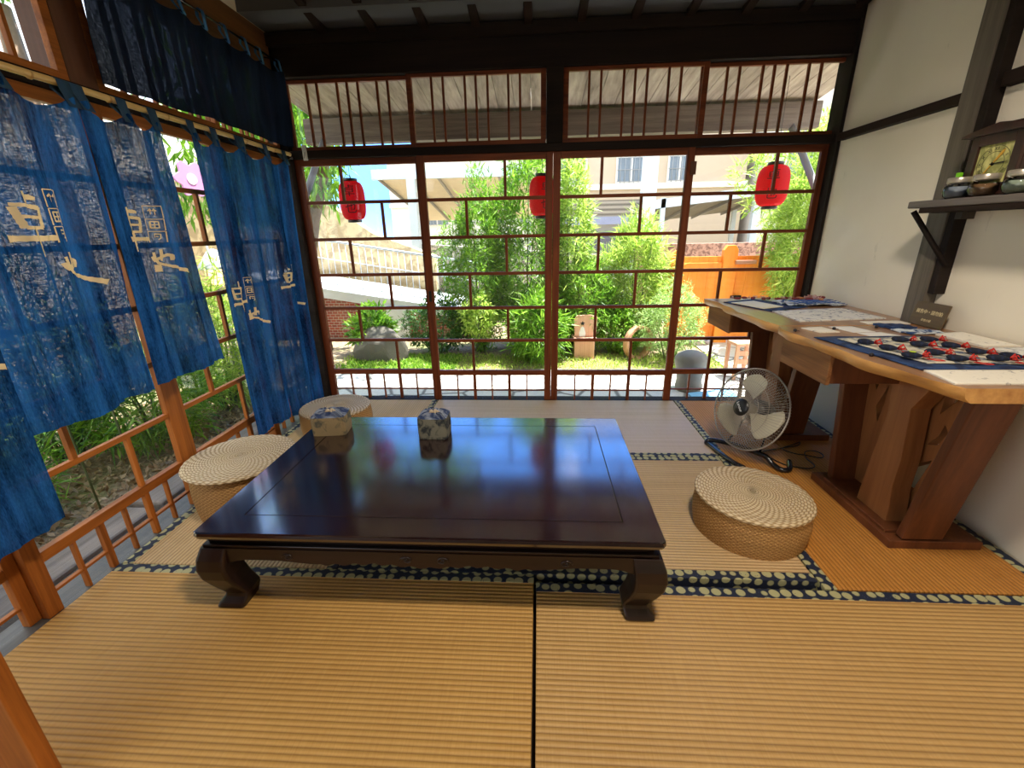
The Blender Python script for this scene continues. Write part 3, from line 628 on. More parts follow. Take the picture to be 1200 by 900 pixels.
# ================================================================ SIDE TABLES
WAL_TOP = wood('walnut_slab', srgb(118, 82, 58), srgb(172, 130, 96), 'y', scale=3, rough=.28)
EDGE = wood('slab_edge', srgb(170, 110, 52), srgb(226, 172, 100), 'y', scale=3, rough=.45)
WAL_L = wood('walnut_leg', srgb(84, 46, 26), srgb(122, 72, 42), 'z', scale=3, rough=.5, spec=.3)
WAL_P = wood('walnut_cutout', srgb(126, 78, 42), srgb(170, 112, 66), 'z', scale=3, rough=.55, spec=.3)
BOXF = wood('striped_drawer', srgb(92, 56, 32), srgb(160, 112, 70), 'y', scale=7, rough=.6, spec=.2)
def side_table(y0, y1, label, seed, xe, ped, drawer):
    """y0<y1; front (room side) edge is the wavy live edge at x ~ xe(u)"""
    t = thing('live_edge_table', label, 'side table', (1.55, (y0 + y1) / 2, 0), 0, 'live edge side tables along the right wall'); cx, cy = 1.55, (y0 + y1) / 2
    N = 48; H, T = .80, .048; up = []; lo = []
    for i in range(N + 1):
        u = i / N; y = y0 + (y1 - y0) * u; x = xe(u); w = .012 * math.sin(u * 9 + seed) + .006 * math.sin(u * 23 + seed)
        up.append((x + w, y)); lo.append((x + .030 + .8 * w + .012 * math.sin(u * 13 + seed * 2), y))
    f = MB(); vs = []; n_ = N + 1
    for x, y in up: vs += [(x - cx, y - cy, H), (1.885 - cx, y - cy, H)]
    f.add(vs, [(2 * i, 2 * i + 1, 2 * i + 3, 2 * i + 2) for i in range(N)])
    vs = []
    for x, y in lo: vs += [(x - cx, y - cy, H - T), (1.885 - cx, y - cy, H - T)]
    f.add(vs, [(2 * i, 2 * i + 2, 2 * i + 3, 2 * i + 1) for i in range(N)])
    f.add([(1.885 - cx, y0 - cy, H - T), (1.885 - cx, y1 - cy, H - T), (1.885 - cx, y1 - cy, H), (1.885 - cx, y0 - cy, H)], [(0, 1, 2, 3)])
    top = f.build('tabletop', WAL_TOP, t, fixn=False)
    f = MB(); vs = []
    for i in range(N + 1):
        a, c = up[i], lo[i]; mid = ((a[0] * .35 + c[0] * .65) - .012 + .006 * math.sin(i * .7 + seed), a[1])
        vs += [(a[0] - cx, a[1] - cy, H), (a[0] * .75 + c[0] * .25 - .008 - cx, a[1] - cy, H - T * .3), (mid[0] - cx, mid[1] - cy, H - T * .7), (c[0] - cx, c[1] - cy, H - T)]
    f.add(vs, [(4 * i + k, 4 * i + 4 + k, 4 * i + 5 + k, 4 * i + 1 + k) for i in range(N) for k in range(3)], True)
    for i, yy in ((0, y0), (N, y1)):
        q = vs[4 * i:4 * i + 4]; f.add(q + [(1.885 - cx, yy - cy, H - T), (1.885 - cx, yy - cy, H)], [(0, 1, 2, 3, 4, 5)])
    f.build('live_edge', EDGE, t, fixn=False)
    # pedestal
    a0, a1 = ped                                   # base span along y
    def B(x0, x1, yy0, yy1, z0, z1, name, m_, bev=.003):
        q = MB(); q.box(x0 - cx, x1 - cx, yy0 - cy, yy1 - cy, z0, z1); return q.build(name, m_, t, bevel=bev)
    B(1.44, 1.80, a0, a1, 0, .038, 'base_plank', WAL_L)
    B(1.455, 1.665, a0 + .055, a1 - .075, .038, .052, 'inner_plinth', WAL_L)
    m0, m1 = a0 + .002, a1 - .09
    for (yb, yt, dirn) in ((m0, m0 - .110, -1), (m1, m1 + .10, 1)):
        q = MB(); th = .038; poly = [(yb - cy, .045), (yb + th - cy, .045), (yt + th - cy, H - T + .002), (yt - cy, H - T + .002)]
        q.prism(poly, 1.485 - cx, 1.642 - cx, 'x'); q.build('end_board', WAL_L, t, bevel=.004)
    s = (m0 - (-1.693))                             # shift of the cut-out shapes
    def P(pts): return [(y + s - cy, z) for y, z in pts]
    q = MB(); q.prism(P([(-1.40, .05), (-1.58, .05), (-1.578, .12), (-1.565, .21), (-1.568, .34), (-1.545, .56), (-1.60, .66), (-1.63, .755), (-1.40, .755), (-1.425, .62), (-1.44, .5), (-1.418, .27)]), 1.497 - cx, 1.575 - cx, 'x'); q.build('trunk_cutout', WAL_P, t, bevel=.002)
    cu = bpy.data.curves.new('cut', 'CURVE'); cu.dimensions = '2D'; cu.fill_mode = 'BOTH'; cu.extrude = .021
    outl = [(m0 - s + .03, .055), (m1 - s + .01, .055), (m1 - s + .09, .754), (m0 - s - .075, .754)]
    for poly in (outl, [(-1.385, .60), (-1.418, .43), (-1.345, .335), (-1.335, .46), (-1.345, .60)], [(-1.455, .60), (-1.53, .61), (-1.459, .500)], [(-1.443, .352), (-1.484, .411), (-1.495, .470), (-1.520, .44), (-1.490, .37)],
                 [(-1.378, .202), (-1.490, .300), (-1.440, .104), (-1.382, .106)], [(-1.05, .60), (-1.115, .60), (-1.096, .48), (-1.07, .52)], [(-1.165, .53), (-1.165, .439), (-1.152, .330), (-1.120, .404)], [(-1.20, .25), (-1.26, .30), (-1.30, .12), (-1.22, .10)]):
        if poly is not outl: poly = [(-3.272 + (y + 3.272) * .942, 1.261 + (z - 1.261) * .942) for y, z in poly]
        poly = [(y + s, z) for y, z in poly]
        sp = cu.splines.new('POLY'); sp.points.add(len(poly) - 1); sp.use_cyclic_u = True
        for k_, (y_, z_) in enumerate(poly): sp.points[k_].co = (y_ - cy, z_, 0, 1)
    to = bpy.data.objects.new('cut', cu); COL.objects.link(to); dg = bpy.context.evaluated_depsgraph_get(); dg.update(); me = bpy.data.meshes.new_from_object(to.evaluated_get(dg)); bpy.data.objects.remove(to)
    me.transform(Matrix(((0, 0, 1, 1.617 - cx), (1, 0, 0, 0), (0, 1, 0, 0), (0, 0, 0, 1)))); me.materials.clear(); me.materials.append(WAL_P); o_ = bpy.data.objects.new('branch_cutout', me); COL.objects.link(o_); o_.parent = t
    # drawer box
    d0, d1 = drawer; dr = MB(); dr.box(1.215 - cx, 1.52 - cx, d0 - cy, d1 - cy, .635, .755); bx = dr.build('drawer_box', WAL_L, t, bevel=.002)
    q = MB(); q.box(1.200 - cx, 1.216 - cx, d0 - .004 - cy, d1 + .004 - cy, .630, .757); q.build('drawer_front', BOXF, bx, bevel=.002)
    return t
side_table(-1.052, -.115, 'live edge walnut side table farther from the camera, in the corner by the garden doors', 1.3, lambda u: 1.165 + .012 * (1 - u), (-.70, -.17), (-.455, -.10))
side_table(-1.975, -1.062, 'live edge walnut side table nearer the camera, below the wall shelf', 2.9, lambda u: 1.185 + .075 * max(0, (.55 - u) / .55) - .02 * math.sin(u * PI), (-1.695, -1.145), (-1.455, -1.095))
tissue_box((-1.035 + .0, -1.305, .3305), .12, .165, .125, .105, BAT1, 'cream and grey cloth wrapped tissue box at the left corner of the low table')
tissue_box((-.505, -1.335, .3305), -.03, .140, .120, .115, BAT2, 'dark grey cloth wrapped tissue box nearer the middle of the low table')
# ================================================================ THINGS ON THE SIDE TABLES
ZT = .8005
def flat(name, pts, m_, label, cat, th=.004, group=None, wav=0, z=ZT):
    cx = sum(p[0] for p in pts) / len(pts); cy = sum(p[1] for p in pts) / len(pts); t = MB()
    A, B_, C_, D_ = [Vector((p[0] - cx, p[1] - cy, 0)) for p in pts]; n = 16
    def fn(u, v, dz=0):
        p = (A * (1 - u) + B_ * u) * (1 - v) + (D_ * (1 - u) + C_ * u) * v
        return (p.x, p.y, dz + wav * (1 + math.sin(u * 11 + v * 5) * math.sin(v * 9 + u * 3)) * .5)
    t.grid(lambda u, v: fn(u, v, th), n, n); t.grid(lambda u, v: fn(u, v, 0), n, n)
    k = len(t.v) // 2; N1 = n + 1; ed = [i for i in range(n)] + [n + N1 * j for j in range(n)] + [N1 * n + n - i for i in range(n)] + [N1 * (n - j) for j in range(n)]
    t.f += [(ed[i], ed[(i + 1) % len(ed)], ed[(i + 1) % len(ed)] + k, ed[i] + k) for i in range(len(ed))]; t.sm += [False] * len(ed)
    o = t.build(name, m_); o.location = (cx, cy, z); return tag(o, label, cat, group)
PAPER = cloth_batik('speckled_cream_cloth', srgb(120, 116, 120), srgb(232, 226, 212), 30, .36)
PAPERB = cloth_batik('blue_flecked_cloth', srgb(84, 96, 130), srgb(222, 220, 214), 26, .42)
INDI = cloth_batik('indigo_cloth', srgb(22, 36, 70), srgb(40, 66, 110), 12, .5)
INDI2 = cloth_batik('indigo_white_cloth', srgb(34, 66, 116), srgb(206, 214, 220), 20, .5)
WHT = plain('white_card', srgb(232, 230, 226), .7, var=.03); CRW = plain('cream_card', srgb(232, 226, 200), .7, var=.04)
flat('indigo_cloth', [(1.21, -.30), (1.34, -.66), (1.62, -.52), (1.46, -.17)], INDI, 'dark indigo cloth under a cream card, at the far end of the farther table', 'cloth', .003, wav=.002)
flat('cream_card', [(1.235, -.36), (1.325, -.60), (1.47, -.53), (1.40, -.30)], CRW, 'cream card lying on the indigo cloth on the farther table', 'card', .004, z=ZT + .0062)
flat('placemat', [(1.345, -.66), (1.335, -.965), (1.80, -.90), (1.78, -.58)], PAPERB, 'large blue flecked cloth mat at the near end of the farther table', 'place mat', .006)
flat('folded_cloth', [(1.50, -.33), (1.53, -.50), (1.86, -.50), (1.86, -.30)], INDI2, 'blue and white cloth in loose folds in the middle of the farther table', 'cloth', .006, wav=.016)
flat('coaster', [(1.255, -1.12), (1.285, -1.225), (1.375, -1.215), (1.36, -1.10)], PAPER, 'small pale square coaster at the far left of the nearer table', 'coaster', .004)
flat('paper_sheet', [(1.40, -1.09), (1.43, -1.22), (1.535, -1.21), (1.51, -1.085)], WHT, 'blank white paper near the back of the nearer table, left of its neighbour', 'paper', .002, group='white papers on the nearer table')
flat('paper_sheet', [(1.44, -1.23), (1.46, -1.335), (1.60, -1.32), (1.55, -1.22)], WHT, 'blank white paper just in front of the other sheet, touching the indigo spread', 'paper', .002, group='white papers on the nearer table')
flat('furoshiki_cloth', [(1.20, -1.32), (1.275, -1.80), (1.72, -1.80), (1.66, -1.30)], INDI, 'wide indigo cloth spread out under the navy sachets', 'cloth', .003, wav=.004)
flat('inner_cloth', [(1.265, -1.375), (1.335, -1.745), (1.68, -1.755), (1.62, -1.345)], cloth_batik('pale_patterned_cloth', srgb(60, 80, 110), srgb(206, 200, 180), 14, .46), 'pale patterned cloth on the indigo spread under the navy sachets', 'cloth', .003, wav=.003, z=ZT + .0068)
flat('placemat', [(1.275, -1.805), (1.255, -1.945), (1.56, -1.945), (1.60, -1.805)], PAPER, 'speckled cream cloth mat at the near corner of the nearer table', 'place mat', .005)
flat('placemat', [(1.60, -1.81), (1.565, -1.945), (1.85, -1.945), (1.86, -1.81)], PAPER, 'speckled cream cloth mat beside the near corner one, toward the wall', 'place mat', .005)
flat('placemat', [(1.735, -1.28), (1.735, -1.50), (1.875, -1.50), (1.875, -1.24)], PAPER, 'cream cloth mat against the wall behind the navy sachets', 'place mat', .008)
flat('placemat', [(1.735, -1.52), (1.735, -1.79), (1.875, -1.79), (1.875, -1.515)], PAPERB, 'blue flecked mat against the wall nearest the camera', 'place mat', .006)
flat('folded_cloth', [(1.62, -1.065), (1.64, -1.16), (1.75, -1.16), (1.74, -1.07)], INDI, 'small folded indigo cloth left of the brown sign', 'cloth', .010, wav=.004)
flat('folded_cloth', [(1.62, -1.18), (1.64, -1.275), (1.80, -1.265), (1.78, -1.185)], INDI2, 'blue and white folded cloth in front of the brown sign', 'cloth', .006, wav=.005)
flat('placemat', [(1.62, -.975), (1.62, -1.035), (1.82, -1.035), (1.82, -.96)], PAPER, 'narrow speckled cloth at the back edge of the farther table', 'place mat', .004)
RED = plain('red_cord', srgb(206, 44, 34), .6); NAVY = cloth_batik('navy_sachet_cloth', srgb(14, 20, 40), srgb(28, 44, 80), 30, .55)
def sachet(x, y, z, rz, s, m_, cordm, label, group, dot=False, loop=True, long=1.0):
    t = thing('sachet', label, 'sachet', (x, y, z), rz, group); f = MB()
    L, Wd, H = .031 * s * long, .019 * s, .013 * s
    def fn(u, v):
        a = u * 2 * PI; k = math.sin(v * PI) ** .45; xx = (v * 2 - 1) * L; ca, sa = math.cos(a), math.sin(a); return (xx, Wd * k * math.copysign(abs(ca) ** .5, ca) * (1 - .55 * v), H * (1 + k * math.copysign(abs(sa) ** .7, sa) * (1 - .3 * v)) * .9)
    f.grid(fn, 16, 12); f.build('pouch', m_, t, fixn=False)
    f = MB()
    for k in range(3):
        a = -.9 + k * .9; f.tube([(L * .85, 0, H), (L * .85 + .016 * s * math.cos(a), .018 * s * math.sin(a) * 1.2, H * 2.1), (L * .85 + .028 * s * math.cos(a), .024 * s * math.sin(a), H), (L * .85, 0, H * .8)], .0026 * s, 6)
    if loop:
        f.tube([(L + .01 * s, 0, .004), (L + .022 * s, .010 * s, .0035), (L + .045 * s, .012 * s, .003), (L + .058 * s, .0, .003), (L + .040 * s, -.010 * s, .003), (L + .012 * s, -.004 * s, .004)], .0016 * s, 6)
    f.build('cord_knot', cordm, t)
    if dot: f = MB(); f.lathe([(.010, H * 1.83), (.010, H * 1.90)], 20); f.build('green_sticker', plain('lime_sticker', srgb(200, 226, 40), .5), t)
    return t
descs = ['at the back middle of the spread', 'in the left part of the spread', 'with round lime sticker', 'in the second row behind the stickered one', 'in the back row nearest the wall', 'right of the stickered one',
         'in the middle of the right half', 'in the front row near the camera', 'in the right half behind the front row', 'at the right end of the front row', 'farthest left, alone at the corner of the spread', 'half cut off by the right edge of the photo']
for i, (x, y) in enumerate([(1.46, -1.45), (1.32, -1.58), (1.32, -1.69), (1.47, -1.53), (1.57, -1.45), (1.43, -1.65), (1.57, -1.55), (1.44, -1.73), (1.58, -1.64), (1.57, -1.73), (1.30, -1.49), (1.64, -1.70)]):
    sachet(x, y, ZT + .0125, random.uniform(-.7, .0) - .3, 1.0, NAVY, RED, 'navy cloth sachet with red cord, ' + descs[i], 'navy sachets on the nearer table', dot=(i == 2))
MAR = plain('maroon_cloth', srgb(120, 44, 48), .8); TANC = plain('tan_cloth', srgb(190, 130, 90), .8); PINK = plain('pink_cord', srgb(214, 170, 170), .7)
far = [(1.32, -.24), (1.38, -.215), (1.43, -.23), (1.48, -.26), (1.53, -.22), (1.585, -.245), (1.64, -.22), (1.69, -.25), (1.735, -.22), (1.78, -.26), (1.81, -.20)]
pos = ['first from the left', 'second from the left', 'third from the left', 'fourth from the left', 'fifth from the left', 'in the middle of the row', 'seventh from the left', 'fourth from the wall end', 'third from the wall end', 'second from the wall end', 'last, at the wall end']
for i, (x, y) in enumerate(far):
    sachet(x, y, ZT + .004 if x > 1.48 else ZT + .008, random.uniform(0, 6.2), .8, MAR if i not in (8, 10) else TANC, PINK, ('maroon' if i not in (8, 10) else 'tan') + ' cloth sachet in the row by the garden doors, ' + pos[i], 'small sachets in a row on the farther table', loop=False)
for i, (x, y) in enumerate([(1.72, -.35), (1.77, -.38), (1.80, -.33), (1.745, -.31)]):
    sachet(x, y, ZT + .014 + .004 * i, i * 1.4, .85, TANC if i % 2 else MAR, PINK, ('tan' if i % 2 else 'maroon') + ' sachet in the little heap by the wall, ' + ['left one', 'front one', 'right one', 'back one'][i], 'sachets heaped by the wall', loop=False)
BEAD = plain('dark_bead', srgb(30, 26, 34), .3)
for (x, y, l) in ((1.19, -1.19, 'left of the coaster on the nearer table'), (1.385, -1.155, 'right of the coaster on the nearer table'), (1.60, -1.12, 'behind the white papers'), (1.235, -1.62, 'at the edge of the indigo spread')):
    t = thing('bead', 'small dark wooden bead ' + l, 'bead', (x, y, ZT), 0, 'dark beads on the nearer table'); f = MB(); f.lathe([(.001, 0), (.006, .001), (.008, .006), (.006, .012), (.002, .0135)], 14); f.build('bead_ball', BEAD, t)
    f = MB(); f.tube([(.006, 0, .006), (.014, .003, .004), (.02, -.002, .003)], .0012, 5); f.build('thread', BEAD, t)
# long blue cords lying on farther table
t = thing('cord_tangle', 'tangle of blue cords on the farther table near the wall', 'cord', (1.70, -.45, ZT)); f = MB()
for k in range(5): f.tube([(random.uniform(-.12, .14), -.02 + .05 * k - .12 + random.uniform(-.02, .02), .024 + .004 * math.sin(q)) if 0 else (-.14 + .03 * q, -.06 + .03 * k + .014 * math.sin(q * 1.3 + k), .0245 + .002 * math.sin(q * 2 + k)) for q in range(10)], .0022, 6)
f.build('cords', plain('blue_cord', srgb(50, 90, 160), .7), t)
# brown sign
t = thing('brown_sign', 'small brown sign with pale writing, leaning against the wall on the nearer table', 'sign', (1.83, -1.098, ZT + .001), 0)
SB = wood('sign_board', srgb(72, 56, 38), srgb(104, 84, 58), 'y', rough=.5)
tilt = Matrix.Translation((0, 0, 0)) @ Matrix.Rotation(math.radians(10), 4, 'Y'); f = MB(); f.box(-.004, .004, -.092, .092, 0, .112, tilt); f.build('board', SB, t, bevel=.002)
TX = plain('pale_paint', srgb(226, 206, 160), .7)
MT = tilt @ Matrix.Translation((-.0048, 0, .066)) @ Matrix.Rotation(math.radians(-90), 4, 'Z') @ Matrix.Rotation(math.radians(90), 4, 'X')
text_mesh('展售中・請勿拍', .021, 'sign_lettering', TX, MT, t)
MT = tilt @ Matrix.Translation((-.0048, 0, .028)) @ Matrix.Rotation(math.radians(-90), 4, 'Z') @ Matrix.Rotation(math.radians(90), 4, 'X')
text_mesh('卓也小屋', .014, 'sign_lettering', TX, MT, t)
# ================================================================ SHELF
SH = wood('shelf_wood', srgb(64, 56, 52), srgb(112, 102, 96), 'y', rough=.6)
t = thing('wall_shelf', 'dark weathered wooden shelf on a bracket on the right wall', 'shelf', (1.80, -1.6, 1.33)); f = MB(); f.box(-.10, .10, -.9, .615, .0, .030); f.build('board', SH, t, bevel=.005)
f = MB(); f.box(-.095, -.075, -.9, .55, -.022, 0); f.box(.0, .02, -.9, .60, -.022, 0); f.build('under_batten', DARK_Y, t, bevel=.002)
f = MB(); f.tube([(-.075, .605, -.012), (.06, .515, -.25)], .011, 4); f.build('bracket', DARK_X, t)
f = MB(); f.box(.045, .10, .49, .525, -.05, .0); f.build('bracket_upright', DARK_Z, t, bevel=.002)
# ornamental foot piece behind jars / shelf end
# ================================================================ CLOCK
t = thing('mantel_clock', 'antique dark wooden clock with a yellowed dial, standing on the wall shelf behind glass jars', 'clock', (1.80, -1.28, 1.36)); CW = wood('clock_wood', srgb(34, 18, 14), srgb(66, 38, 30), 'z', rough=.3)
f = MB(); f.box(-.04, .06, -.105, .105, 0, .225); f.build('case', CW, t, bevel=.003)
f = MB(); f.prism([(-.165, .225), (.150, .225), (.150, .235), (.11, .245), (.0, .262), (-.12, .245), (-.165, .235)], -.065, .07, 'x'); f.build('pediment', CW, t, bevel=.003)
f = MB(); f.box(-.055, .06, -.125, .125, 0, .018); f.box(-.06, .06, .125, .165, 0, .03); f.build('plinth', CW, t, bevel=.006)
f = MB(); f.box(-.052, -.04, -.105, -.071, .018, .225); f.box(-.052, -.04, .071, .105, .018, .225); f.box(-.052, -.04, -.071, .071, .188, .225); f.box(-.052, -.04, -.071, .071, .018, .048); f.build('door_frame', CW, t, bevel=.002)
DIAL = cloth_batik('yellowed_dial', srgb(150, 150, 88), srgb(206, 200, 130), 9, .5)
f = MB(); f.box(-.043, -.0405, -.085, .085, .04, .205); dial = f.build('dial', DIAL, t)
INK = plain('dial_ink', srgb(34, 28, 20), .6); rn = ['XII', 'I', 'II', 'III', 'IIII', 'V', 'VI', 'VII', 'VIII', 'IX', 'X', 'XI']
Cc = Vector((-.0436, 0, .118))
toW = Matrix.Rotation(math.radians(-90), 4, 'Z') @ Matrix.Rotation(math.radians(90), 4, 'X')
for i, r_ in enumerate(rn):
    a = PI / 2 - i * PI / 6
    M_ = Matrix.Translation(Cc) @ toW @ Matrix.Translation((.053 * math.cos(a), .053 * math.sin(a), 0)) @ Matrix.Rotation(a - PI / 2, 4, 'Z'); text_mesh(r_, .0165, 'numeral', INK, M_, dial, .0003)
f = MB()
for R_ in (.064, .043): f.tube([Cc + Vector((0, R_ * math.cos(2 * PI * k / 48), R_ * math.sin(2 * PI * k / 48))) for k in range(48)], .0007, 5, closed=True)
f.build('dial_ring', INK, dial)
GOLD = plain('gilt', srgb(210, 160, 60), .35, metal=.4)
def hand(a, L, w, name, m_, back=.03):
    d = Vector((0, -math.cos(a), math.sin(a))); n_ = Vector((0, math.sin(a), math.cos(a))); c = Cc + Vector((-.0025, 0, 0)); q = MB()
    q.add([c - d * back - n_ * w * .6, c - d * back + n_ * w * .6, c + n_ * w * .4, c + d * L * .8 + n_ * w, c + d * L, c + d * L * .8 - n_ * w, c - n_ * w * .4], [(0, 1, 2, 6), (2, 3, 4, 5, 6)]); q.build(name, m_, dial, solid=.001)
hand(math.radians(52), .062, .006, 'pointer', GOLD, .058); hand(math.radians(2), .052, .0025, 'pointer', INK, .01)
f = MB(); f.lathe([(.006, 0), (.006, .003)], 16, Matrix.Translation(Cc) @ Matrix.Rotation(-PI / 2, 4, 'Y')); f.build('centre_boss', INK, dial)
# ================================================================ JARS
def jarglass():
    b = NB('jar_glass'); tr = b.n('ShaderNodeBsdfTransparent'); tr.inputs[0].default_value = (.9, .93, .93, 1); gl = b.n('ShaderNodeBsdfGlossy'); gl.inputs['Roughness'].default_value = .05; fr = b.n('ShaderNodeFresnel'); fr.inputs[0].default_value = 1.6; mx = b.n('ShaderNodeMixShader')
    b.l(fr.outputs[0], mx.inputs[0]); b.l(tr.outputs[0], mx.inputs[1]); b.l(gl.outputs[0], mx.inputs[2]); b.l(mx.outputs[0], b.o.inputs[0]); return b.m
JG = jarglass(); LID = plain('jar_lid', srgb(190, 180, 165), .3, metal=.6)
def jar(y, fill, x, label, cap=None, s=1.17):
    t = thing('glass_jar', label, 'jar', (x, y, 1.3605), 0, 'glass jars on the wall shelf')
    pr_ = [(.026, .0), (.036, .006), (.042, .022), (.040, .036), (.031, .048), (.029, .052)]
    f = MB(); f.lathe([(r * s, z * s) for r, z in pr_], 32, cap1=False); f.build('jar_body', JG, t)
    f = MB(); f.lathe([(r * s * .93, z * s + .002) for r, z in pr_[:4]], 28); f.build('contents', fill, t)
    f = MB(); f.lathe([(.034 * s, .050 * s), (.035 * s, .052 * s), (.035 * s, .066 * s), (.033 * s, .068 * s)], 32); f.build('lid', LID, t)
    f = MB(); f.tube([(.034 * s * math.cos(2 * PI * k / 30), .034 * s * math.sin(2 * PI * k / 30), .057 * s) for k in range(30)], .0018, 5, closed=True); f.tube([(-.034 * s, -.01, .045 * s), (-.044 * s, 0, .05 * s), (-.036 * s, .01, .062 * s)], .0015, 5); f.build('wire_bail', CHROME, t)
    if cap: f = MB(); f.box(-.008, .008, .004, .022, .0685 * s, .085 * s); f.build('green_tag', cap, t, bevel=.003)
jar(-1.185, plain('blue_powder', srgb(140, 145, 160), .9, var=.3, vs=30), 1.735, 'glass jar with bluish contents and a green tag, leftmost on the wall shelf', plain('green_tag', srgb(120, 200, 30), .5))
jar(-1.300, plain('brown_chips', srgb(120, 84, 52), .9, var=.5, vs=60), 1.735, 'glass jar with brown chips, second on the wall shelf')
jar(-1.435, plain('grey_flakes', srgb(150, 160, 140), .9, var=.4, vs=40), 1.735, 'glass jar with pale grey contents at the right edge of the photo')
# ================================================================ FAN
def fan():
    t = thing('floor_fan', 'grey floor fan with black hub on a black tube stand, beside the side tables', 'fan', (1.19, -.93, 0))
    C = Vector((0.00, .03, .293)); n_ = Vector((-.87, -.38, .32)).normalized(); M = Matrix.Translation(C) @ n_.to_track_quat('Z', 'Y').to_matrix().to_4x4()
    R0 = .232; f = MB()
    def prof(r): return .070 * math.sqrt(max(0, 1 - (r / R0) ** 2.6))
    N = 84
    for k in range(N):
        a = 2 * PI * k / N; pts = []
        for j in range(9):
            r = .045 + (R0 - .045) * j / 8; aa = a + .10 * j / 8; pts.append(M @ Vector((r * math.cos(aa), r * math.sin(aa), prof(r))))
        f.tube(pts, .0013, 4, caps=False)
    for R_ in (.10, .155): f.tube([M @ Vector((R_ * math.cos(2 * PI * k / 60), R_ * math.sin(2 * PI * k / 60), prof(R_) - .001)) for k in range(60)], .0014, 5, closed=True)
    g = f.build('front_guard', CHROME, t)
    f = MB(); f.tube([M @ Vector((R0 * math.cos(2 * PI * k / 90), R0 * math.sin(2 * PI * k / 90), 0)) for k in range(90)], .0045, 8, closed=True); f.build('guard_ring', CHROME, t)
    f = MB()
    for k in range(N):
        a = 2 * PI * k / N; pts = []
        for j in range(8):
            r = .05 + (R0 - .05) * j / 7; pts.append(M @ Vector((r * math.cos(a - .1 * j / 7), r * math.sin(a - .1 * j / 7), -.095 * math.sqrt(max(0, 1 - (r / R0) ** 3)))))
        f.tube(pts, .0013, 4, caps=False)
    for R_ in (.11, .17): f.tube([M @ Vector((R_ * math.cos(2 * PI * k / 60), R_ * math.sin(2 * PI * k / 60), -.095 * math.sqrt(1 - (R_ / R0) ** 3))) for k in range(60)], .0014, 5, closed=True)
    f.build('rear_guard', CHROME, t)
    f = MB(); f.lathe([(.046, .060), (.050, .066), (.047, .074), (.030, .080), (.004, .082)], 36, M); hub = f.build('hub_badge', BLACKP, t)
    text_mesh('Lanour', .022, 'hub_lettering', plain('silver_ink', srgb(225, 225, 225), .4), M @ Matrix.Translation((0, 0, .0826)) @ Matrix.Rotation(math.radians(200 - 245), 4, 'Z'), hub)
    BL = plain('grey_blade', srgb(196, 190, 168), .4)
    f = MB(); f.lathe([(.028, -.03), (.034, -.02), (.034, .02), (.02, .032), (.002, .034)], 28, M); f.build('rotor_hub', plain('rotor_grey', srgb(150, 146, 130), .4), t)
    for k in range(3):
        a0 = math.radians(100 + 120 * k - 8); q = MB()
        def bl(u, v):
            r = .028 + v * .172; wd = .10 + .38 * math.sin(min(1, v * 1.25) * PI * .55); an = a0 + (u - .5) * wd * 2.5 * (1 if v < .85 else 1 - .5 * ((v - .85) / .15) ** 2) + .25 * v
            return M @ Vector((r * math.cos(an), r * math.sin(an), .022 - .05 * (u)))
        q.grid(bl, 12, 14); q.build('blade', BL, t, solid=.0025, fixn=False)
    f = MB(); f.lathe([(.03, -.035), (.058, -.045), (.062, -.06), (.062, -.12), (.055, -.15), (.03, -.165), (.005, -.168)], 36, M); mt = f.build('motor_housing', plain('motor_grey', srgb(70, 70, 70), .4, metal=.3), t)
    q = MB()
    for k in range(26):
        a = 2 * PI * k / 26; q.box(.060, .066, -.002, .002, -.12, -.06, M @ Matrix.Rotation(a, 4, 'Z'))
    q.build('cooling_rib', plain('rib_grey', srgb(120, 120, 118), .4, metal=.4), mt)
    # stand: two floor rails joined by a raised cradle
    def sm(pts, k=5):
        out = []; P = [Vector(p) for p in pts]; P = [P[0]] + P + [P[-1]]
        for i in range(1, len(P) - 2):
            for j in range(k):
                q = j / k; out.append(.5 * ((2 * P[i]) + (P[i + 1] - P[i - 1]) * q + (2 * P[i - 1] - 5 * P[i] + 4 * P[i + 1] - P[i + 2]) * q * q + (3 * P[i] - P[i - 1] - 3 * P[i + 1] + P[i + 2]) * q ** 3))
        out.append(P[-2]); return out
    f = MB(); f.tube(sm([(-.06, -.14, .013), (-.10, -.06, .013), (-.145, .13, .013), (-.155, .165, .018), (-.12, .16, .035), (-.02, .06, .048), (.05, -.03, .050), (.085, -.075, .046), (.105, -.11, .022), (.13, -.155, .013), (.175, -.15, .013), (.22, -.06, .013)]), .014, 10); f.build('tube_stand', BLACKM, t)
    f = MB()
    for s in (-1, 1):
        side = M @ Vector((0, 0, -.1)); f.tube([C + Vector((s * .06, -s * .07, -.24)), M @ Vector((s * .07, 0, -.11)), M @ Vector((s * .062, 0, -.09))], .006, 8)
    f.build('yoke', BLACKM, t)
    cpts = [(1.33, -.86), (1.395, -.834), (1.5, -.80), (1.575, -.775), (1.61, -.73), (1.56, -.76), (1.46, -.82), (1.50, -.88), (1.552, -.90), (1.62, -.93), (1.652, -.89), (1.631, -.845), (1.57, -.86), (1.535, -.94), (1.533, -1.02), (1.484, -1.053), (1.40, -1.03), (1.36, -.99), (1.32, -.90)]
    f = MB(); f.tube(sm([(x - 1.19, y + .93, .0055) for x, y in cpts], 6), .0032, 6); f.build('power_cord', BLACKP, t)
fan()
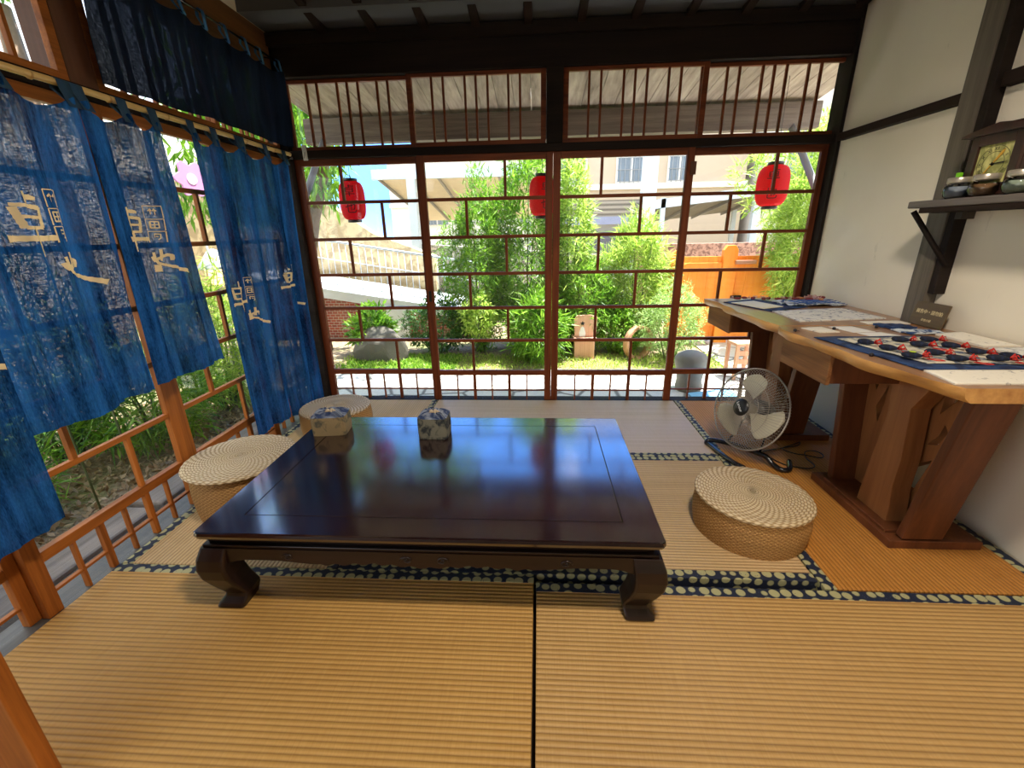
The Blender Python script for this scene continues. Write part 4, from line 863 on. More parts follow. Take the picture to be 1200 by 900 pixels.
# warm fill light added above the camera, out of view, with shade and cable
t = thing('fill_lamp', 'added fill lamp with a dark metal shade under the ceiling above the camera', 'lamp', (.5, -2.7, 2.93)); f = MB(); f.lathe([(.20, -.08), (.18, .04), (.05, .05)], 32, cap0=False, cap1=False); f.build('metal_shade', BLACKM, t)
f = MB(); f.tube([(0, 0, .05), (0, 0, cz(-2.7) - 2.93)], .01, 6); f.build('cable', BLACKP, t)
ld = bpy.data.lights.new('bulb', 'SPOT'); ld.spot_size = math.radians(150); ld.spot_blend = .6; ld.energy = FILL_W; ld.color = (1, .87, .70); ld.shadow_soft_size = .15; lo_ = bpy.data.objects.new('bulb', ld); COL.objects.link(lo_); lo_.location = (.5, -2.7, 2.80)  # added warm spot that brightens the room, no fixture of its own
# ================================================================ OUTSIDE
def groundm():
    b = NB('garden_soil'); n1 = b.noise(1.2, 6, .7); n2 = b.noise(25, 5, .7); b.col(b.mix(b.ramp(n2, [(.3, srgb(96, 80, 62)), (.7, srgb(170, 150, 120))]), srgb(110, 130, 60), b.ramp(n1, [(.5, 0.0), (.62, .6)]))); b.set(Roughness=.95); b.bump(n2, .6, .02); return b.m
def pavem():
    b = NB('pale_stone_paving'); v = b.voro(2.6, 'DISTANCE_TO_EDGE'); n2 = b.noise(40, 4); c = b.mix(srgb(176, 176, 172), srgb(222, 218, 208), n2); b.col(b.mix(srgb(110, 108, 104), c, b.ramp(v, [(.02, 0.0), (.06, 1.0)]))); b.set(Roughness=.85); b.bump(n2, .2, .005); return b.m
b = MB(); b.box(-40, 40, -12, 60, -.5, -.27); struct('floor_garden', b.build('floor_garden', groundm()), 'garden soil'); 
b = MB(); b.box(-2.6, 6, .14, 1.62, -.28, -.25); struct('floor_path', b.build('floor_path', pavem()), 'pale stone path outside the doors')
b = MB(); b.box(2.15, 7, 1.62, 5.6, -.28, -.252); struct('floor_yard', b.build('floor_yard', pavem()), 'pale paved yard by the orange gate')
b = MB(); b.box(-1.965, -1.86, -4.4, .12, -.27, -.06); struct('trim_17', b.build('trim_17', plain('concrete', srgb(150, 154, 156), .85, vs=20), bevel=.01), 'concrete step outside the left doors')
# eave
eav = struct('ceiling_eave', None, 'plank soffit under the roof overhang')
def ez(y): return 2.42 - .13 * y
for k in range(31):
    x = -2.05 + k * .142; f = MB(); x1 = x + .139
    f.add([(x, .05, ez(.05)), (x1, .05, ez(.05)), (x1, 1.25, ez(1.25)), (x, 1.25, ez(1.25)), (x, .05, ez(.05) + .03), (x1, .05, ez(.05) + .03), (x1, 1.25, ez(1.25) + .03), (x, 1.25, ez(1.25) + .03)], [(0, 1, 2, 3), (7, 6, 5, 4), (0, 4, 5, 1), (1, 5, 6, 2), (2, 6, 7, 3), (3, 7, 4, 0)]); f.build('soffit_plank', PLANK_Y, eav, bevel=.003)
EW = wood('eave_beam_wood', srgb(88, 76, 70), srgb(136, 124, 114), 'x', rough=.8)
f = MB(); f.box(-2.1, 2.36, 1.08, 1.19, 2.05, 2.25); f.build('eave_beam', EW, eav, bevel=.004)
f = MB(); f.box(-2.1, 2.40, -.3, 1.32, 2.48, 2.56); f.build('roof_sheet', plain('roof_metal', srgb(90, 92, 96), .5), eav)
for x in (-1.95, 2.15):
    f = MB(); f.tube([(x, .12, 1.08), (x, 1.12, 2.08)], .035, 4); struct('trim_18' if x < 0 else 'trim_19', f.build('trim_18' if x < 0 else 'trim_19', METAL_G), 'grey diagonal eave brace')
f = MB(); f.box(-2.40, -1.80, -5.2, .6, 2.56, 2.62); f.build('roof_sheet', plain('roof_metal', srgb(90, 92, 96), .5), eav)  # unseen left overhang, added to keep sun off the step and sleepers
# lanterns
LAN = NB('red_lantern_paper'); LAN.col(srgb(226, 22, 40)); LAN.set(Roughness=.6); _t = LAN.n('ShaderNodeBsdfTranslucent'); _t.inputs[0].default_value = (*srgb(255, 24, 48), 1); _m = LAN.n('ShaderNodeMixShader'); _m.inputs[0].default_value = .6
LAN.l(LAN.p.outputs[0], _m.inputs[1]); LAN.l(_t.outputs[0], _m.inputs[2]); LAN.l(_m.outputs[0], LAN.o.inputs[0]); LAN = LAN.m
def lantern(x, y, z, r, label, rz=0):
    t = thing('paper_lantern', label, 'lantern', (x, y, z), rz, 'red lanterns under the eave'); H = .30; f = MB(); prof = []
    for k in range(61):
        q = k / 60; a = (q - .5) * 2; base = (1 - abs(a) ** 3.2) ** .5 if abs(a) < 1 else 0; prof.append((.055 + (r - .055) * base + .0022 * math.cos(k * PI), a * H / 2))
    f.lathe(prof, 40, cap0=False, cap1=False); f.build('paper_body', LAN, t, fixn=False)
    for s in (-1, 1):
        f = MB(); f.lathe([(.052, s * H / 2), (.058, s * (H / 2 + .003)), (.058, s * (H / 2 + .022)), (.050, s * (H / 2 + .024))], 28); f.build('black_cap', BLACKP, t)
    f = MB(); f.tube([(0, 0, H / 2 + .02), (0, 0, ez(y) - z)], .002, 5); f.build('hanging_cord', BLACKP, t)
    for i, ch in enumerate('卓也'):
        th = -PI / 2 + .3; M_ = Matrix.Translation(((r + .002) * math.cos(th), (r + .002) * math.sin(th), .065 - i * .13)) @ Matrix.Rotation(th + PI / 2, 4, 'Z') @ Matrix.Rotation(PI / 2, 4, 'X'); text_mesh(ch, .095, 'lettering', plain('lantern_ink', srgb(60, 10, 16), .7), M_, t)
lantern(-1.585, .70, 1.54, .105, 'red paper lantern hanging outside the leftmost garden door', -.1)
lantern(.03, .72, 1.54, .108, 'red paper lantern half hidden behind the middle door stile')
lantern(1.875, .70, 1.575, .118, 'red paper lantern hanging outside the rightmost garden door', -.75)
# foliage --------------------------------------------------------
def leaves_mesh(name, P, D, L, Wd, m_, parent=None, fold=.25, droop=.3):
    """P points (n,3), D directions (n,3), L lengths, Wd widths: each leaf 4 segments folded lance"""
    n = len(P); D = D / np.linalg.norm(D, axis=1, keepdims=True); up = np.tile([0, 0, 1.], (n, 1)) + rng.normal(0, .5, (n, 3)); S_ = np.cross(D, up); S_ /= np.linalg.norm(S_, axis=1, keepdims=True) + 1e-9
    L = L[:, None]; Wd = Wd[:, None]; dn = np.array([0, 0, -1.])
    p0 = P; p1 = P + D * L * .45 + dn * droop * L * .08; p2 = P + D * L + dn * droop * L * .35
    a = p1 + S_ * Wd * .5; c = p1 - S_ * Wd * .5
    V = np.stack([p0, a, p2, c, ], 1).reshape(-1, 3); idx = np.arange(n)[:, None] * 4
    F = np.concatenate([idx + [0, 1, 2], idx + [0, 2, 3]], 1).reshape(-1, 3)
    me = bpy.data.meshes.new(name); me.vertices.add(len(V)); me.vertices.foreach_set('co', V.ravel()); me.loops.add(F.size); me.loops.foreach_set('vertex_index', F.ravel().astype('i'))
    me.polygons.add(len(F)); me.polygons.foreach_set('loop_start', np.arange(0, F.size, 3)); me.polygons.foreach_set('loop_total', np.full(len(F), 3)); me.materials.append(m_); me.update(calc_edges=True)
    o = bpy.data.objects.new(name, me); COL.objects.link(o)
    if parent: o.parent = parent
    return o
def bush(loc, size, n, m_, label, L=.10, Wd=.016, cat='shrub', per=7, name='leafy_shrub', group=None, stems=10, lift=0, shell=.35):
    """ellipsoid of leaf sprays on stems, base at loc"""
    t = thing(name, label, cat, loc, 0, group); sx, sy, sz = size; k = n // per
    d = rng.normal(size=(k, 3)); d /= np.linalg.norm(d, axis=1, keepdims=True); r = (shell + (1 - shell) * rng.random(k)) ** .5; lump = 1 + .16 * np.sin(d[:, 0] * 5 + 1) + .14 * np.sin(d[:, 2] * 7 + d[:, 1] * 4)
    c = d * (r * lump)[:, None] * [sx, sy, sz / 2] + [0, 0, sz / 2 + lift]; c[:, 2] = np.maximum(c[:, 2], .02)
    P = np.repeat(c, per, 0) + rng.normal(0, L * .22, (k * per, 3)); out = np.repeat(d, per, 0); D = out * .7 + rng.normal(0, .75, (k * per, 3)) + [0, 0, .15]
    leaves_mesh('foliage', P, D, L * rng.uniform(.6, 1.25, k * per), Wd * rng.uniform(.7, 1.2, k * per), m_, t)
    f = MB()
    for i in range(stems):
        q = c[rng.integers(k)]; b0 = Vector((q[0] * .25, q[1] * .25, 0)); f.tube([b0, b0.lerp(Vector(q), .5) + Vector((0, 0, sz * .05)), Vector(q)], [.012, .008, .003], 5)
    f.build('stem', STEM, t); return t
GB = 'shrubs in the garden bed outside the doors'
bush((-.78, 2.55, -.27), (.42, .45, 2.15), 9500, LEAF, 'tall dense green shrub outside the second garden door, beside the ramp', .11, .016, group=GB)
bush((-.18, 2.75, -.27), (.62, .5, 2.5), 11000, LEAF, 'tallest bushy green shrub outside the second garden door, behind the lantern', .13, .020, group=GB)
bush((-.72, 2.05, .02), (.22, .22, .55), 2200, LEAF_Y, 'small sunlit yellow green shrub low outside the second garden door', .06, .020, group=GB)
bush((.0, 2.05, -.27), (.34, .3, .85), 2600, LEAF, 'low bamboo clump with long blades in the middle of the bed', .17, .020, group=GB)
bush((-1.35, 2.5, -.27), (.5, .3, .75), 5200, LEAF_D, 'low dark shrub behind the garden rock', .06, .018, group=GB)
bush((.42, 2.85, -.27), (.30, .45, 2.55), 6000, LEAF_Y, 'tall yellow green shrub just right of the middle stile', .13, .020, group=GB)
bush((1.28, 2.85, -.27), (.52, .4, 1.62), 9500, LEAF_Y, 'bright bamboo shrub with narrow blades outside the third garden door', .16, .016, group=GB)
bush((.55, 2.6, -.27), (.55, .35, 1.15), 5000, LEAF, 'mid green undergrowth behind the wooden star sign', .13, .018, group=GB)
bush((1.62, 2.1, -.27), (.42, .32, .92), 9000, LEAF_P, 'pale feathery shrub beside the wooden ring, before the orange gate', .045, .010, group=GB)
bush((1.05, 2.4, -.27), (.35, .25, .6), 3500, LEAF, 'small leafy shrub between the star sign and the ring', .06, .016, group=GB)
bush((3.25, 2.45, .10), (.45, .5, 2.15), 15000, LEAF_Y, 'tall light green shrub at the right end of the garden, beside the gate', .10, .017, group=GB)
bush((-2.2, 2.4, -.27), (.3, .25, .6), 1500, LEAF, 'broad leaved green plant left of the garden rock', .12, .04, group=GB)
bush((3.45, 3.3, 1.2), (.75, .25, 1.3), 2600, LEAF_Y, 'loose bamboo crown arching above the orange gate', .17, .022, group=GB)
# ground cover: stuff
def scatter(name, n, x0, x1, y0, y1, L, Wd, m_, label, up=.8, z=-.27):
    P = np.stack([rng.uniform(x0, x1, n), rng.uniform(y0, y1, n), np.full(n, z)], 1); D = rng.normal(0, .55, (n, 3)) + [0, 0, up]
    o = leaves_mesh(name, P, D, L * rng.uniform(.6, 1.3, n), Wd * rng.uniform(.7, 1.2, n), m_); return tag(o, label, 'plants', kind='stuff')
scatter('grass', 6000, -2.5, 2.2, 1.66, 2.3, .07, .010, LEAF_Y, 'short grass along the edge of the path')
scatter('ground_cover', 6000, -2.4, -1.0, 1.68, 2.3, .05, .028, LEAF, 'round leaved ground cover around the garden rock', .5)
scatter('leaf_litter', 9000, -3.8, -2.28, -2.6, 1.6, .06, .022, LEAF_DRY, 'dry fallen leaves on the soil outside the left doors', .08, -.262)
# left-side bamboo grass clumps
GL = 'bamboo grass clumps outside the left doors'
for i, (x, y, sx, sz, n, mm, d_) in enumerate([(-3.0, -.25, .40, .75, 2600, LEAF, 'nearest the uncovered strip'), (-3.0, .55, .5, 1.25, 4200, LEAF_Y, 'tallest, toward the corner'), (-3.15, -1.5, .42, .55, 1500, LEAF, 'below the short curtains'), (-3.2, -2.3, .5, .9, 3000, LEAF_D, 'behind the nearest curtain'), (-3.6, -.5, .6, 1.3, 4200, LEAF_D, 'dark one at the back')]):
    bush((x, y, -.27), (sx, .5, sz), n, mm, 'bamboo grass clump outside the left doors, ' + d_, .17, .014, group=GL, cat='plant', name='bamboo_grass', stems=14, lift=0)
# bamboo canes
for i, (x, y) in enumerate([(-2.45, -1.05), (-2.52, -1.25), (-2.6, -.92)]):
    f = MB(); f.tube([(x, y, -.27), (x - .05, y + .03, .35), (x - .12, y + .05, 1.0)], [.006, .005, .003], 6); o = f.build('bamboo_cane', STEM); tag(o, 'thin green bamboo cane outside the left doors, ' + ['middle one', 'nearest the camera', 'nearest the corner'][i], 'cane', 'thin bamboo canes')
# log edging
LOGM = wood('weathered_log', srgb(84, 76, 70), srgb(140, 130, 122), 'y', rough=.9, scale=4)
for (y0, y1, l) in ((-2.9, -1.42, 'near'), (-1.38, .1, 'far')):
    f = MB(); f.box(-2.28, -1.99, y0, y1, -.27, -.06); o = f.build('timber_sleeper', LOGM, bevel=.015); tag(o, 'weathered timber sleeper edging the left bed, the %s one' % l, 'timber', 'timber sleepers')
# tree at left with hanging leaves
t = thing('garden_tree', 'rough barked tree leaning over the ramp, seen in the leftmost garden door', 'tree', (-3.05, 2.6, -.27)); f = MB()
f.tube([(0, 0, 0), (-.02, 0, .5), (-.03, .0, .95), (.04, 0, 1.35), (.16, 0, 1.75), (.34, 0, 2.15), (.6, -.1, 2.9)], [.15, .12, .11, .10, .085, .07, .05], 14); f.tube([(.0, 0, 1.2), (-.3, -.1, 1.7), (-.8, -.4, 2.4)], [.06, .045, .03], 8); f.build('trunk', BARK, t)
n = 5200; c = rng.uniform([-1.2, -.8, 1.75], [.62, .5, 3.0], (n, 3)); c[2600:] = rng.uniform([-.8, -1.0, 2.9], [2.1, .6, 3.7], (2600, 3)); sel = (c[:, 2] > 1.75 + .5 * np.maximum(0, c[:, 0])) & ((c[:, 0] < .62) | (c[:, 2] > 2.9)) ; c = c[sel]
leaves_mesh('foliage', c, rng.normal(0, .45, (len(c), 3)) + [0, 0, -.8], rng.uniform(.12, .22, len(c)), rng.uniform(.035, .055, len(c)), LEAF, t)
# rock
def rock(loc, s, label, seed, m_=ROCK):
    import bmesh
    bm = bmesh.new(); bmesh.ops.create_icosphere(bm, subdivisions=4, radius=1); r = random.Random(seed); k = [(Vector((r.uniform(-1, 1), r.uniform(-1, 1), r.uniform(-1, 1))).normalized(), r.uniform(.75, .98)) for _ in range(14)]
    for v in bm.verts:
        p = v.co.copy()
        for nn, dd in k:
            q = p.dot(nn)
            if q > dd: p -= nn * (q - dd)
        v.co = Vector((p.x * s[0], p.y * s[1], p.z * s[2]))
    me = bpy.data.meshes.new('rock'); bm.to_mesh(me); bm.free(); me.materials.append(m_); o = bpy.data.objects.new('garden_rock', me); COL.objects.link(o); o.location = loc; return tag(o, label, 'rock')
rock((-2.03, 2.12, -.16), (.36, .22, .34), 'large pointed grey rock in the bed outside the leftmost garden door', 4)
rock((-2.62, 1.5, -.22), (.25, .2, .16), 'low grey rock beside the tree foot', 9)
# ramp
RW = plain('white_concrete', srgb(206, 210, 216), .85, vs=12)
def brickm():
    b = NB('brick_wall'); br = b.n('ShaderNodeTexBrick'); br.inputs['Scale'].default_value = 6; br.inputs['Color1'].default_value = (*srgb(150, 70, 52), 1); br.inputs['Color2'].default_value = (*srgb(120, 56, 44), 1); br.inputs['Mortar'].default_value = (*srgb(160, 150, 140), 1)
    b.l(b.coord((1, 1, 1), (PI / 2, 0, 0)), br.inputs['Vector']); b.col(br.outputs[0]); b.set(Roughness=.9); return b.m
BRK = brickm()
t = thing('ramp', 'sloping white ramp on a brick base outside the leftmost garden door', 'ramp', (-3, 3.4, -.27)); f = MB(); f.prism([(-1.6, 0), (2.1, 0), (2.1, .29), (1.4, .36), (-.1, .60), (-1.6, .85)], 0.0, .25, 'y'); f.build('brick_base', BRK, t)
f = MB(); f.prism([(-1.6, .85), (-.1, .60), (1.4, .36), (2.1, .29), (2.1, .40), (1.4, .50), (-.1, .74), (-1.6, .98)], -.03, 1.3, 'y'); f.build('concrete_coping', RW, t)
f = MB(); f.prism([(.66, 0), (1.0, 0), (1.0, .46), (.66, .5)], -.06, .0, 'y'); f.build('concrete_pier', RW, t)
RL = plain('white_steel_rail', srgb(196, 204, 222), .4)
t = thing('metal_railing', 'pale metal railing of thin pickets along the ramp', 'railing', (-3, 3.45, -.27)); f = MB()
def rz_(x): return .98 + (x + 1.6) * (-.16)
f.tube([(-1.6, 0, rz_(-1.6) + .72), (2.1, 0, rz_(2.1) + .72)], .016, 8); f.tube([(-1.6, 0, rz_(-1.6) + .08), (2.1, 0, rz_(2.1) + .08)], .010, 8); f.tube([(-1.6, 0, rz_(-1.6) + .45), (2.1, 0, rz_(2.1) + .45)], .008, 8); f.build('rail_bar', RL, t)
for i in range(38):
    x = -1.55 + i * .098; f = MB(); f.tube([(x, 0, rz_(x) - .02), (x, 0, rz_(x) + .72)], .0065, 6); f.build('picket', RL, t)
# beige wall / bank behind the ramp
BEI = cloth_batik('rendered_yard_wall', srgb(160, 140, 108), srgb(196, 176, 140), 5, .5)
t = thing('yard_wall', 'sunlit beige rendered wall behind the ramp railing', 'wall', (-4.5, 5.0, -.27)); f = MB(); f.prism([(-2.5, 0), (2.6, 0), (2.6, 1.15), (1.5, 1.55), (1.0, 1.9), (.4, 2.25), (-2.5, 2.4)], 0, .25, 'y'); f.build('wall_face', BEI, t)
t = thing('stone_wall', 'grey rubble wall to the right behind the ramp railing', 'wall', (-2.2, 5.3, -.27)); f = MB(); f.prism([(0, 0), (3.4, 0), (3.4, 1.1), (0, 1.35)], 0, .3, 'y'); f.build('wall_face', cloth_batik('grey_rubble', srgb(110, 106, 98), srgb(176, 170, 160), 9, .5), t)
# carport
CP = plain('cream_sheet', srgb(236, 226, 212), .7)
def carport(loc, w, d, z0, z1, label, posts, rm, slopex=0):
    t = thing('carport', label, 'carport', loc)
    f = MB(); hw = w / 2; f.add([(-hw, 0, z0 - slopex), (hw, 0, z0 + slopex), (hw, d, z1 + slopex), (-hw, d, z1 - slopex), (-hw, 0, z0 + .04 - slopex), (hw, 0, z0 + .04 + slopex), (hw, d, z1 + .04 + slopex), (-hw, d, z1 + .04 - slopex)], [(0, 1, 2, 3), (7, 6, 5, 4), (0, 4, 5, 1), (1, 5, 6, 2), (2, 6, 7, 3), (3, 7, 4, 0)]); f.build('roof_sheet', rm, t)
    f = MB()
    n_ = 5
    for i in range(n_ + 1):
        x = -hw + w * i / n_; zz = slopex * (x / hw); f.add([(x - .02, .02, z0 - .07 + zz), (x + .02, .02, z0 - .07 + zz), (x + .02, d, z1 - .07 + zz), (x - .02, d, z1 - .07 + zz), (x - .02, .02, z0 + zz), (x + .02, .02, z0 + zz), (x + .02, d, z1 + zz), (x - .02, d, z1 + zz)], [(0, 3, 2, 1), (0, 1, 5, 4), (0, 4, 7, 3), (1, 2, 6, 5)])
    f.build('purlin', METAL_G, t); f = MB(); M_ = MB(); f.add([(-hw, -.05, z0 - .16 - slopex), (hw, -.05, z0 - .16 + slopex), (hw, -.05, z0 + .03 + slopex), (-hw, -.05, z0 + .03 - slopex), (-hw, .05, z0 - .16 - slopex), (hw, .05, z0 - .16 + slopex), (hw, .05, z0 + .03 + slopex), (-hw, .05, z0 + .03 - slopex)], [(0, 1, 2, 3), (7, 6, 5, 4), (0, 4, 5, 1), (1, 5, 6, 2), (2, 6, 7, 3), (3, 7, 4, 0)]); f.build('front_beam', METAL_W, t)
    for x, y, r in posts: f = MB(); f.box(x - r, x + r, y - r, y + r, 0, z0 - .1); f.build('post', METAL_W, t)
carport((-1.9, 7.0, -.27), 3.4, 5, 2.82, 1.95, 'cream carport roof on pale blue posts, upper left beyond the shrubs', [(-.85, 0, .09), (1.6, 4.5, .06)], CP)
carport((4.3, 7.6, -.27), 4.4, 4, 2.30, 1.85, 'grey metal carport behind the orange gate', [(.55, .0, .07), (-1.5, 0, .05), (1.5, 3.5, .06)], plain('grey_sheet', srgb(130, 128, 122), .6), .22)
t = thing('steel_post', 'tall pale blue steel post in front of the apartment building', 'post', (2.33, 7.05, -.27)); f = MB(); f.box(-.15, .15, -.1, .1, 0, 4.2); f.build('shaft', METAL_W, t, bevel=.01); f = MB(); f.box(-.2, .2, -.15, .15, 0, .05); f.build('base_plate', METAL_W, t)
# shutter shed
CORR = NB('corrugated_sheet'); w_ = CORR.wave(3.2, 'Z'); CORR.col(CORR.mix(srgb(104, 98, 90), srgb(168, 160, 150), w_)); CORR.set(Roughness=.6); CORR = CORR.m
t = thing('garage', 'low garage with grey corrugated awning and blue grey band, beyond the third garden door', 'garage', (1.3, 7.2, -.27)); f = MB(); f.box(-.95, .95, 0, .5, 1.82, 2.16); f.build('corrugated_awning', CORR, t)
f = MB(); f.box(-.95, .95, -.02, .5, 1.66, 1.82); f.build('fascia_band', plain('blue_grey_panel', srgb(150, 158, 190), .6), t)
f = MB(); f.box(-.95, .95, .3, .5, 0, 1.66); f.build('wall_face', RW, t); f = MB(); f.box(-.8, .8, .25, .31, 1.0, 1.5); f.build('dark_opening', plain('window_dark', srgb(110, 112, 130), .4), t)
# apartment building
BW = plain('cream_tile_facade', srgb(196, 180, 160), .8, var=.05); WG = plain('far_glass', srgb(120, 135, 150), .2); BAR = plain('window_bar', srgb(160, 165, 172), .5)
def building(loc, w, h, d, wins, label, m_=BW, rz=0):
    t = thing('apartment_building', label, 'building', loc, rz); f = MB(); f.box(-w / 2, w / 2, 0, d, 0, h); f.build('wall', m_, t)
    for z in np.arange(2.9, h, 2.9): f = MB(); f.box(-w / 2 - .05, w / 2 + .05, -.12, 0, z, z + .18); f.build('ledge', plain('ledge_white', srgb(240, 236, 228), .8), t)
    for x, z, ww, hh in wins:
        f = MB(); f.box(x - ww / 2 - .06, x + ww / 2 + .06, -.06, .02, z - .06, z + hh + .06); f.box(x - .03, x + .03, -.075, 0, z, z + hh); wn = f.build('window', plain('window_trim', srgb(226, 224, 220), .6), t)
        f = MB(); f.box(x - ww / 2, x + ww / 2, -.068, -.05, z, z + hh); f.build('pane', WG, wn)
        f = MB()
        for q in range(int(ww / .16)): f.tube([(x - ww / 2 + .08 + q * .16, -.13, z - .05), (x - ww / 2 + .08 + q * .16, -.13, z + hh + .05)], .012, 4)
        for zz in (z, z + hh / 2, z + hh): f.tube([(x - ww / 2 - .05, -.13, zz), (x + ww / 2 + .05, -.13, zz)], .012, 4)
        f.build('window_grille', BAR, wn)
    return t
building((3.4, 14, -.27), 7.6, 7.5, 5, [(-.15, 3.15, .95, .75), (1.5, 3.15, .7, .75), (-2.2, 3.1, .9, .75), (-.2, 5.4, 1.0, .9), (1.7, 5.4, 1.0, .9)], 'cream tiled apartment building with barred windows beyond the third garden door')
building((9.3, 13.5, -.27), 3.6, 8, 5, [(-.6, 3.0, .9, 1.2), (.6, 3.0, .7, 1.2)], 'white building with a balcony window beyond the rightmost garden door', plain('white_facade', srgb(214, 210, 204), .8, var=.03))
building((-3.5, 22, -.27), 9, 5.6, 5, [(-2, 2.0, 1.2, 1.1), (1, 2.0, 1.2, 1.1), (3, 2.0, 1.0, 1.1)], 'pale house far behind the carport roof', plain('far_pale', srgb(226, 226, 224), .8, var=.03))
building((-9.2, 4.0, -.27), 17, 3.9, 3, [(-6.5, 1.3, 1.4, 1.2), (-3, 1.3, 1.4, 1.2)], 'pale house seen through the left curtains', plain('left_facade', srgb(230, 224, 214), .8, var=.08), rz=PI / 2)
# balustrade on it
t = thing('roof_balustrade', 'white balustrade on the roof of the left house', 'balustrade', (-9.2, 3.0, 3.62)); W_ = plain('white_plaster', srgb(236, 232, 224), .8)
f = MB(); f.box(-.12, .12, -4.5, 4.5, .62, .74); f.box(-.12, .12, -4.5, 4.5, 0, .10); f.build('handrail', W_, t)
for i in range(40):
    f = MB(); f.lathe([(.04, .1), (.07, .25), (.045, .42), (.035, .5), (.05, .62)], 10, Matrix.Translation((0, -4.4 + i * .225, 0))); f.build('baluster', W_, t)
# orange gate
OR = wood('orange_painted_wood', srgb(232, 128, 28), srgb(250, 158, 48), 'z', scale=3, rough=.6)
t = thing('orange_gate', 'bright orange painted board gate at the right of the garden', 'gate', (2.75, 2.95, -.27), -.02)
for i in range(14):
    x = -.86 + i * .126; 
    f = MB(); f.box(x, x + .1255, 0, .03, .05, 1.18); f.build('board', OR, t, bevel=.003)
f = MB(); f.box(-.9, .92, -.03, 0, 1.02, 1.10); f.box(-.9, .92, -.03, 0, .25, .34); f.build('rail', OR, t, bevel=.004)
for x in (-.22,):
    f = MB(); f.prism([(x - .09, 0), (x + .09, 0), (x + .09, 1.26), (x + .05, 1.32), (x - .05, 1.32), (x - .09, 1.26)], -.06, .04, 'y'); f.build('gate_post', OR, t, bevel=.006)
for x in (.72, -.92):
    f = MB(); f.prism([(x - .06, 0), (x + .06, 0), (x + .06, 1.2), (x, 1.27), (x - .06, 1.2)], -.05, .04, 'y'); f.build('gate_post', OR, t, bevel=.006)
f = MB(); f.box(-.16, .10, -.10, -.06, 1.08, 1.13); f.build('latch_bar', wood('latch_wood', srgb(170, 110, 90), srgb(210, 150, 120), 'x'), t, bevel=.004)
f = MB(); f.box(-.16, -.02, -.075, -.03, .60, .67); f.build('latch_bar', DARK_X, t, bevel=.004)
# rubble wall stretch beyond gate
t = thing('stone_wall', 'reddish rubble wall behind the orange gate', 'wall', (3.6, 6.2, -.27)); f = MB(); f.box(-1.6, 2.6, 0, .3, 0, 1.25); f.build('wall_face', cloth_batik('reddish_rubble', srgb(110, 76, 66), srgb(170, 130, 112), 12, .5), t)
# wooden star sign
SW = wood('pinkish_board', srgb(206, 150, 122), srgb(232, 184, 156), 'z', rough=.8, scale=4)
t = thing('wooden_sign_box', 'pale wooden box sign with a star in the garden bed', 'sign', (.575, 2.15, -.27), .05); f = MB(); f.prism([(-.125, .28), (.14, .28), (.15, .53), (.06, .555), (-.10, .55), (-.135, .50)], 0, .03, 'y'); f.build('upper_board', SW, t, bevel=.003)
f = MB(); f.box(-.14, .14, -.06, .18, .24, .28); f.build('ledge', SW, t, bevel=.003); f = MB(); f.box(-.125, .125, -.02, .15, 0, .24); f.build('box', SW, t, bevel=.003)
f = MB(); st = [(.032 * (1 if k % 2 == 0 else .45) * math.sin(k * PI / 5) - .03, .45 + .032 * (1 if k % 2 == 0 else .45) * math.cos(k * PI / 5)) for k in range(10)]; f.prism(st, -.003, 0, 'y'); f.build('star', BLACKP, t)
f = MB(); f.prism([(-.03 - .035, .285), (-.03 + .035, .285), (-.03 + .04, .33), (-.03 + .02, .40), (-.03, .415), (-.03 - .02, .40), (-.03 - .04, .33)], -.003, 0, 'y'); f.build('white_motif', WHT, t)
# wooden ring
t = thing('wooden_wheel_rim', 'weathered wooden wheel rim standing in the bed right of the star sign', 'wheel rim', (1.24, 2.15, -.27), .55); f = MB(); RM = wood('rim_wood', srgb(170, 120, 90), srgb(214, 164, 130), 'z', rough=.85)
def ring(u, v, w=.09):
    a = u * 2 * PI; b_ = v * 2 * PI; q = .195 + .020 * math.copysign(abs(math.cos(b_)) ** .4, math.cos(b_)); return (q * math.cos(a), w / 2 * math.copysign(abs(math.sin(b_)) ** .4, math.sin(b_)), .205 + q * math.sin(a))
f.grid(ring, 60, 12); f.build('rim', RM, t, fixn=False)
# stone mortar / basin
t = thing('stone_mortar', 'dark rounded stone standing on the path right outside the third door', 'stone', (1.49, .95, -.25)); f = MB(); f.lathe([(.12, 0), (.13, .04), (.115, .10), (.13, .20), (.15, .27), (.155, .32), (.13, .36), (.07, .39), (.01, .40)], 32); f.build('stone_body', STONE, t)
t = thing('blue_tarp', 'blue plastic board lying on the path by the mortar', 'board', (1.66, .62, -.25), .3); f = MB(); f.box(-.22, .22, -.16, .16, 0, .02, Matrix.Rotation(.2, 4, 'X')); f.build('sheet', plain('blue_plastic', srgb(110, 170, 210), .4), t); f = MB(); f.box(-.1, .12, -.17, -.162, .0, .06); f.build('orange_strip', plain('orange_plastic', srgb(230, 140, 70), .5), t)
# slatted bench leg
t = thing('garden_stool', 'small slatted wooden stool on the path outside the rightmost door', 'stool', (2.14, 1.35, -.25), .1)
f = MB(); f.box(-.12, .12, -.11, .11, .36, .39); f.build('seat', RM, t, bevel=.004)
for sx in (-1, 1):
    for sy in (-1, 1): f = MB(); f.box(sx * .1 - .015, sx * .1 + .015, sy * .09 - .015, sy * .09 + .015, 0, .36); f.build('leg', RM, t)
f = MB()
for z in (.08, .17, .26): f.box(-.1, .1, -.10, -.085, z, z + .05)
f.build('side_slat', RM, t)
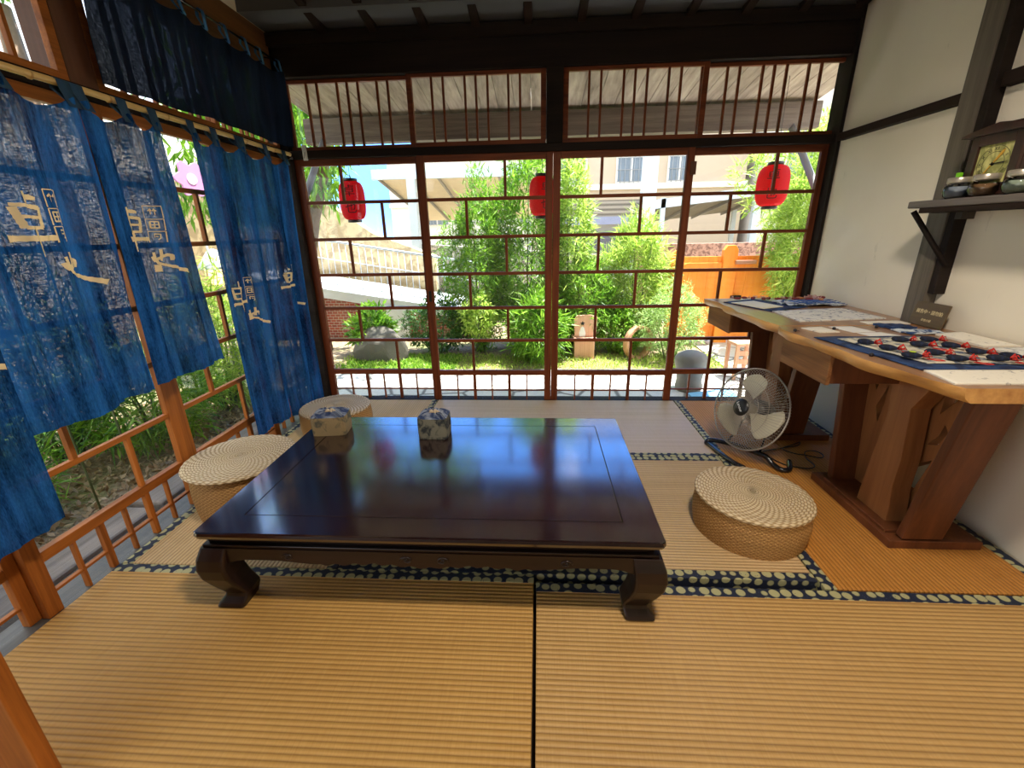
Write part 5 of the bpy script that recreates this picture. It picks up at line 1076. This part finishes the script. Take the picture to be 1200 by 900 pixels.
# green lamp post outside left
t = thing('garden_lamp', 'grey conical garden lamp outside the uncovered strip of window', 'lamp', (-3.0, .79, -.27)); f = MB(); f.tube([(0, 0, 0), (0, 0, 1.12)], .02, 8); f.build('lamp_pole', METAL_G, t)
f = MB(); f.lathe([(.15, 1.26), (.145, 1.28), (.05, 1.42), (.01, 1.44)], 28, cap0=False); f.build('lamp_shade', METAL_G, t); f = MB(); f.lathe([(.06, 1.12), (.075, 1.18), (.07, 1.26)], 20); bm_ = NB('warm_bulb'); bm_.set(**{'Emission_Color': (1, .7, .3, 1), 'Emission_Strength': 1.5}); bm_.col((1, .8, .5)); f.build('bulb', bm_.m, t)
t = thing('flower_sign', 'pink flower shaped sign outside the uncovered strip of window', 'sign', (-3.02, .76, 1.25), 1.3); f = MB()
PK = plain('pink_paint', srgb(224, 150, 216), .6); pts = [(.13 * (1 + .18 * math.cos(6 * a)) * math.cos(a), .5 + .13 * (1 + .18 * math.cos(6 * a)) * math.sin(a)) for a in [2 * PI * k / 60 for k in range(60)]]; f.prism(pts, -.01, .01, 'y'); f.build('petals', PK, t)
f = MB(); f.prism([(.045 * math.cos(2 * PI * k / 24), .5 + .045 * math.sin(2 * PI * k / 24)) for k in range(24)], -.014, .014, 'y'); f.build('flower_centre', WHT, t); f = MB(); f.tube([(0, 0, -1.52), (0, 0, .38)], .01, 6); f.build('stake', METAL_G, t)
# background trees
for (x, y, s, n, l, zc) in ((-6.2, 8.2, 1.4, 3500, 'green tree beyond the left garden, toward the corner', 3.3), (9.0, 7.5, 1.8, 4000, 'green tree beyond the right end of the garden', 3.3), (-6.2, -4.5, 1.2, 3000, 'green tree outside the left curtains', 3.3), (-4.3, .7, .85, 1500, 'leafy crown glimpsed through the upper left transoms', 4.15)):
    t = thing('background_tree', l, 'tree', (x, y, -.27)); f = MB(); f.tube([(0, 0, 0), (.1, 0, zc * .42), (0, .1, zc * .8)], [.12, .1, .06], 8); f.build('trunk', BARK, t)
    d = rng.normal(size=(n, 3)); d /= np.linalg.norm(d, axis=1, keepdims=True); c = d * (rng.random(n) ** .4)[:, None] * [s, s, s * .8] + [0, 0, zc]; leaves_mesh('foliage', c, d + rng.normal(0, .7, (n, 3)), rng.uniform(.12, .22, n), rng.uniform(.05, .09, n), LEAF, t)
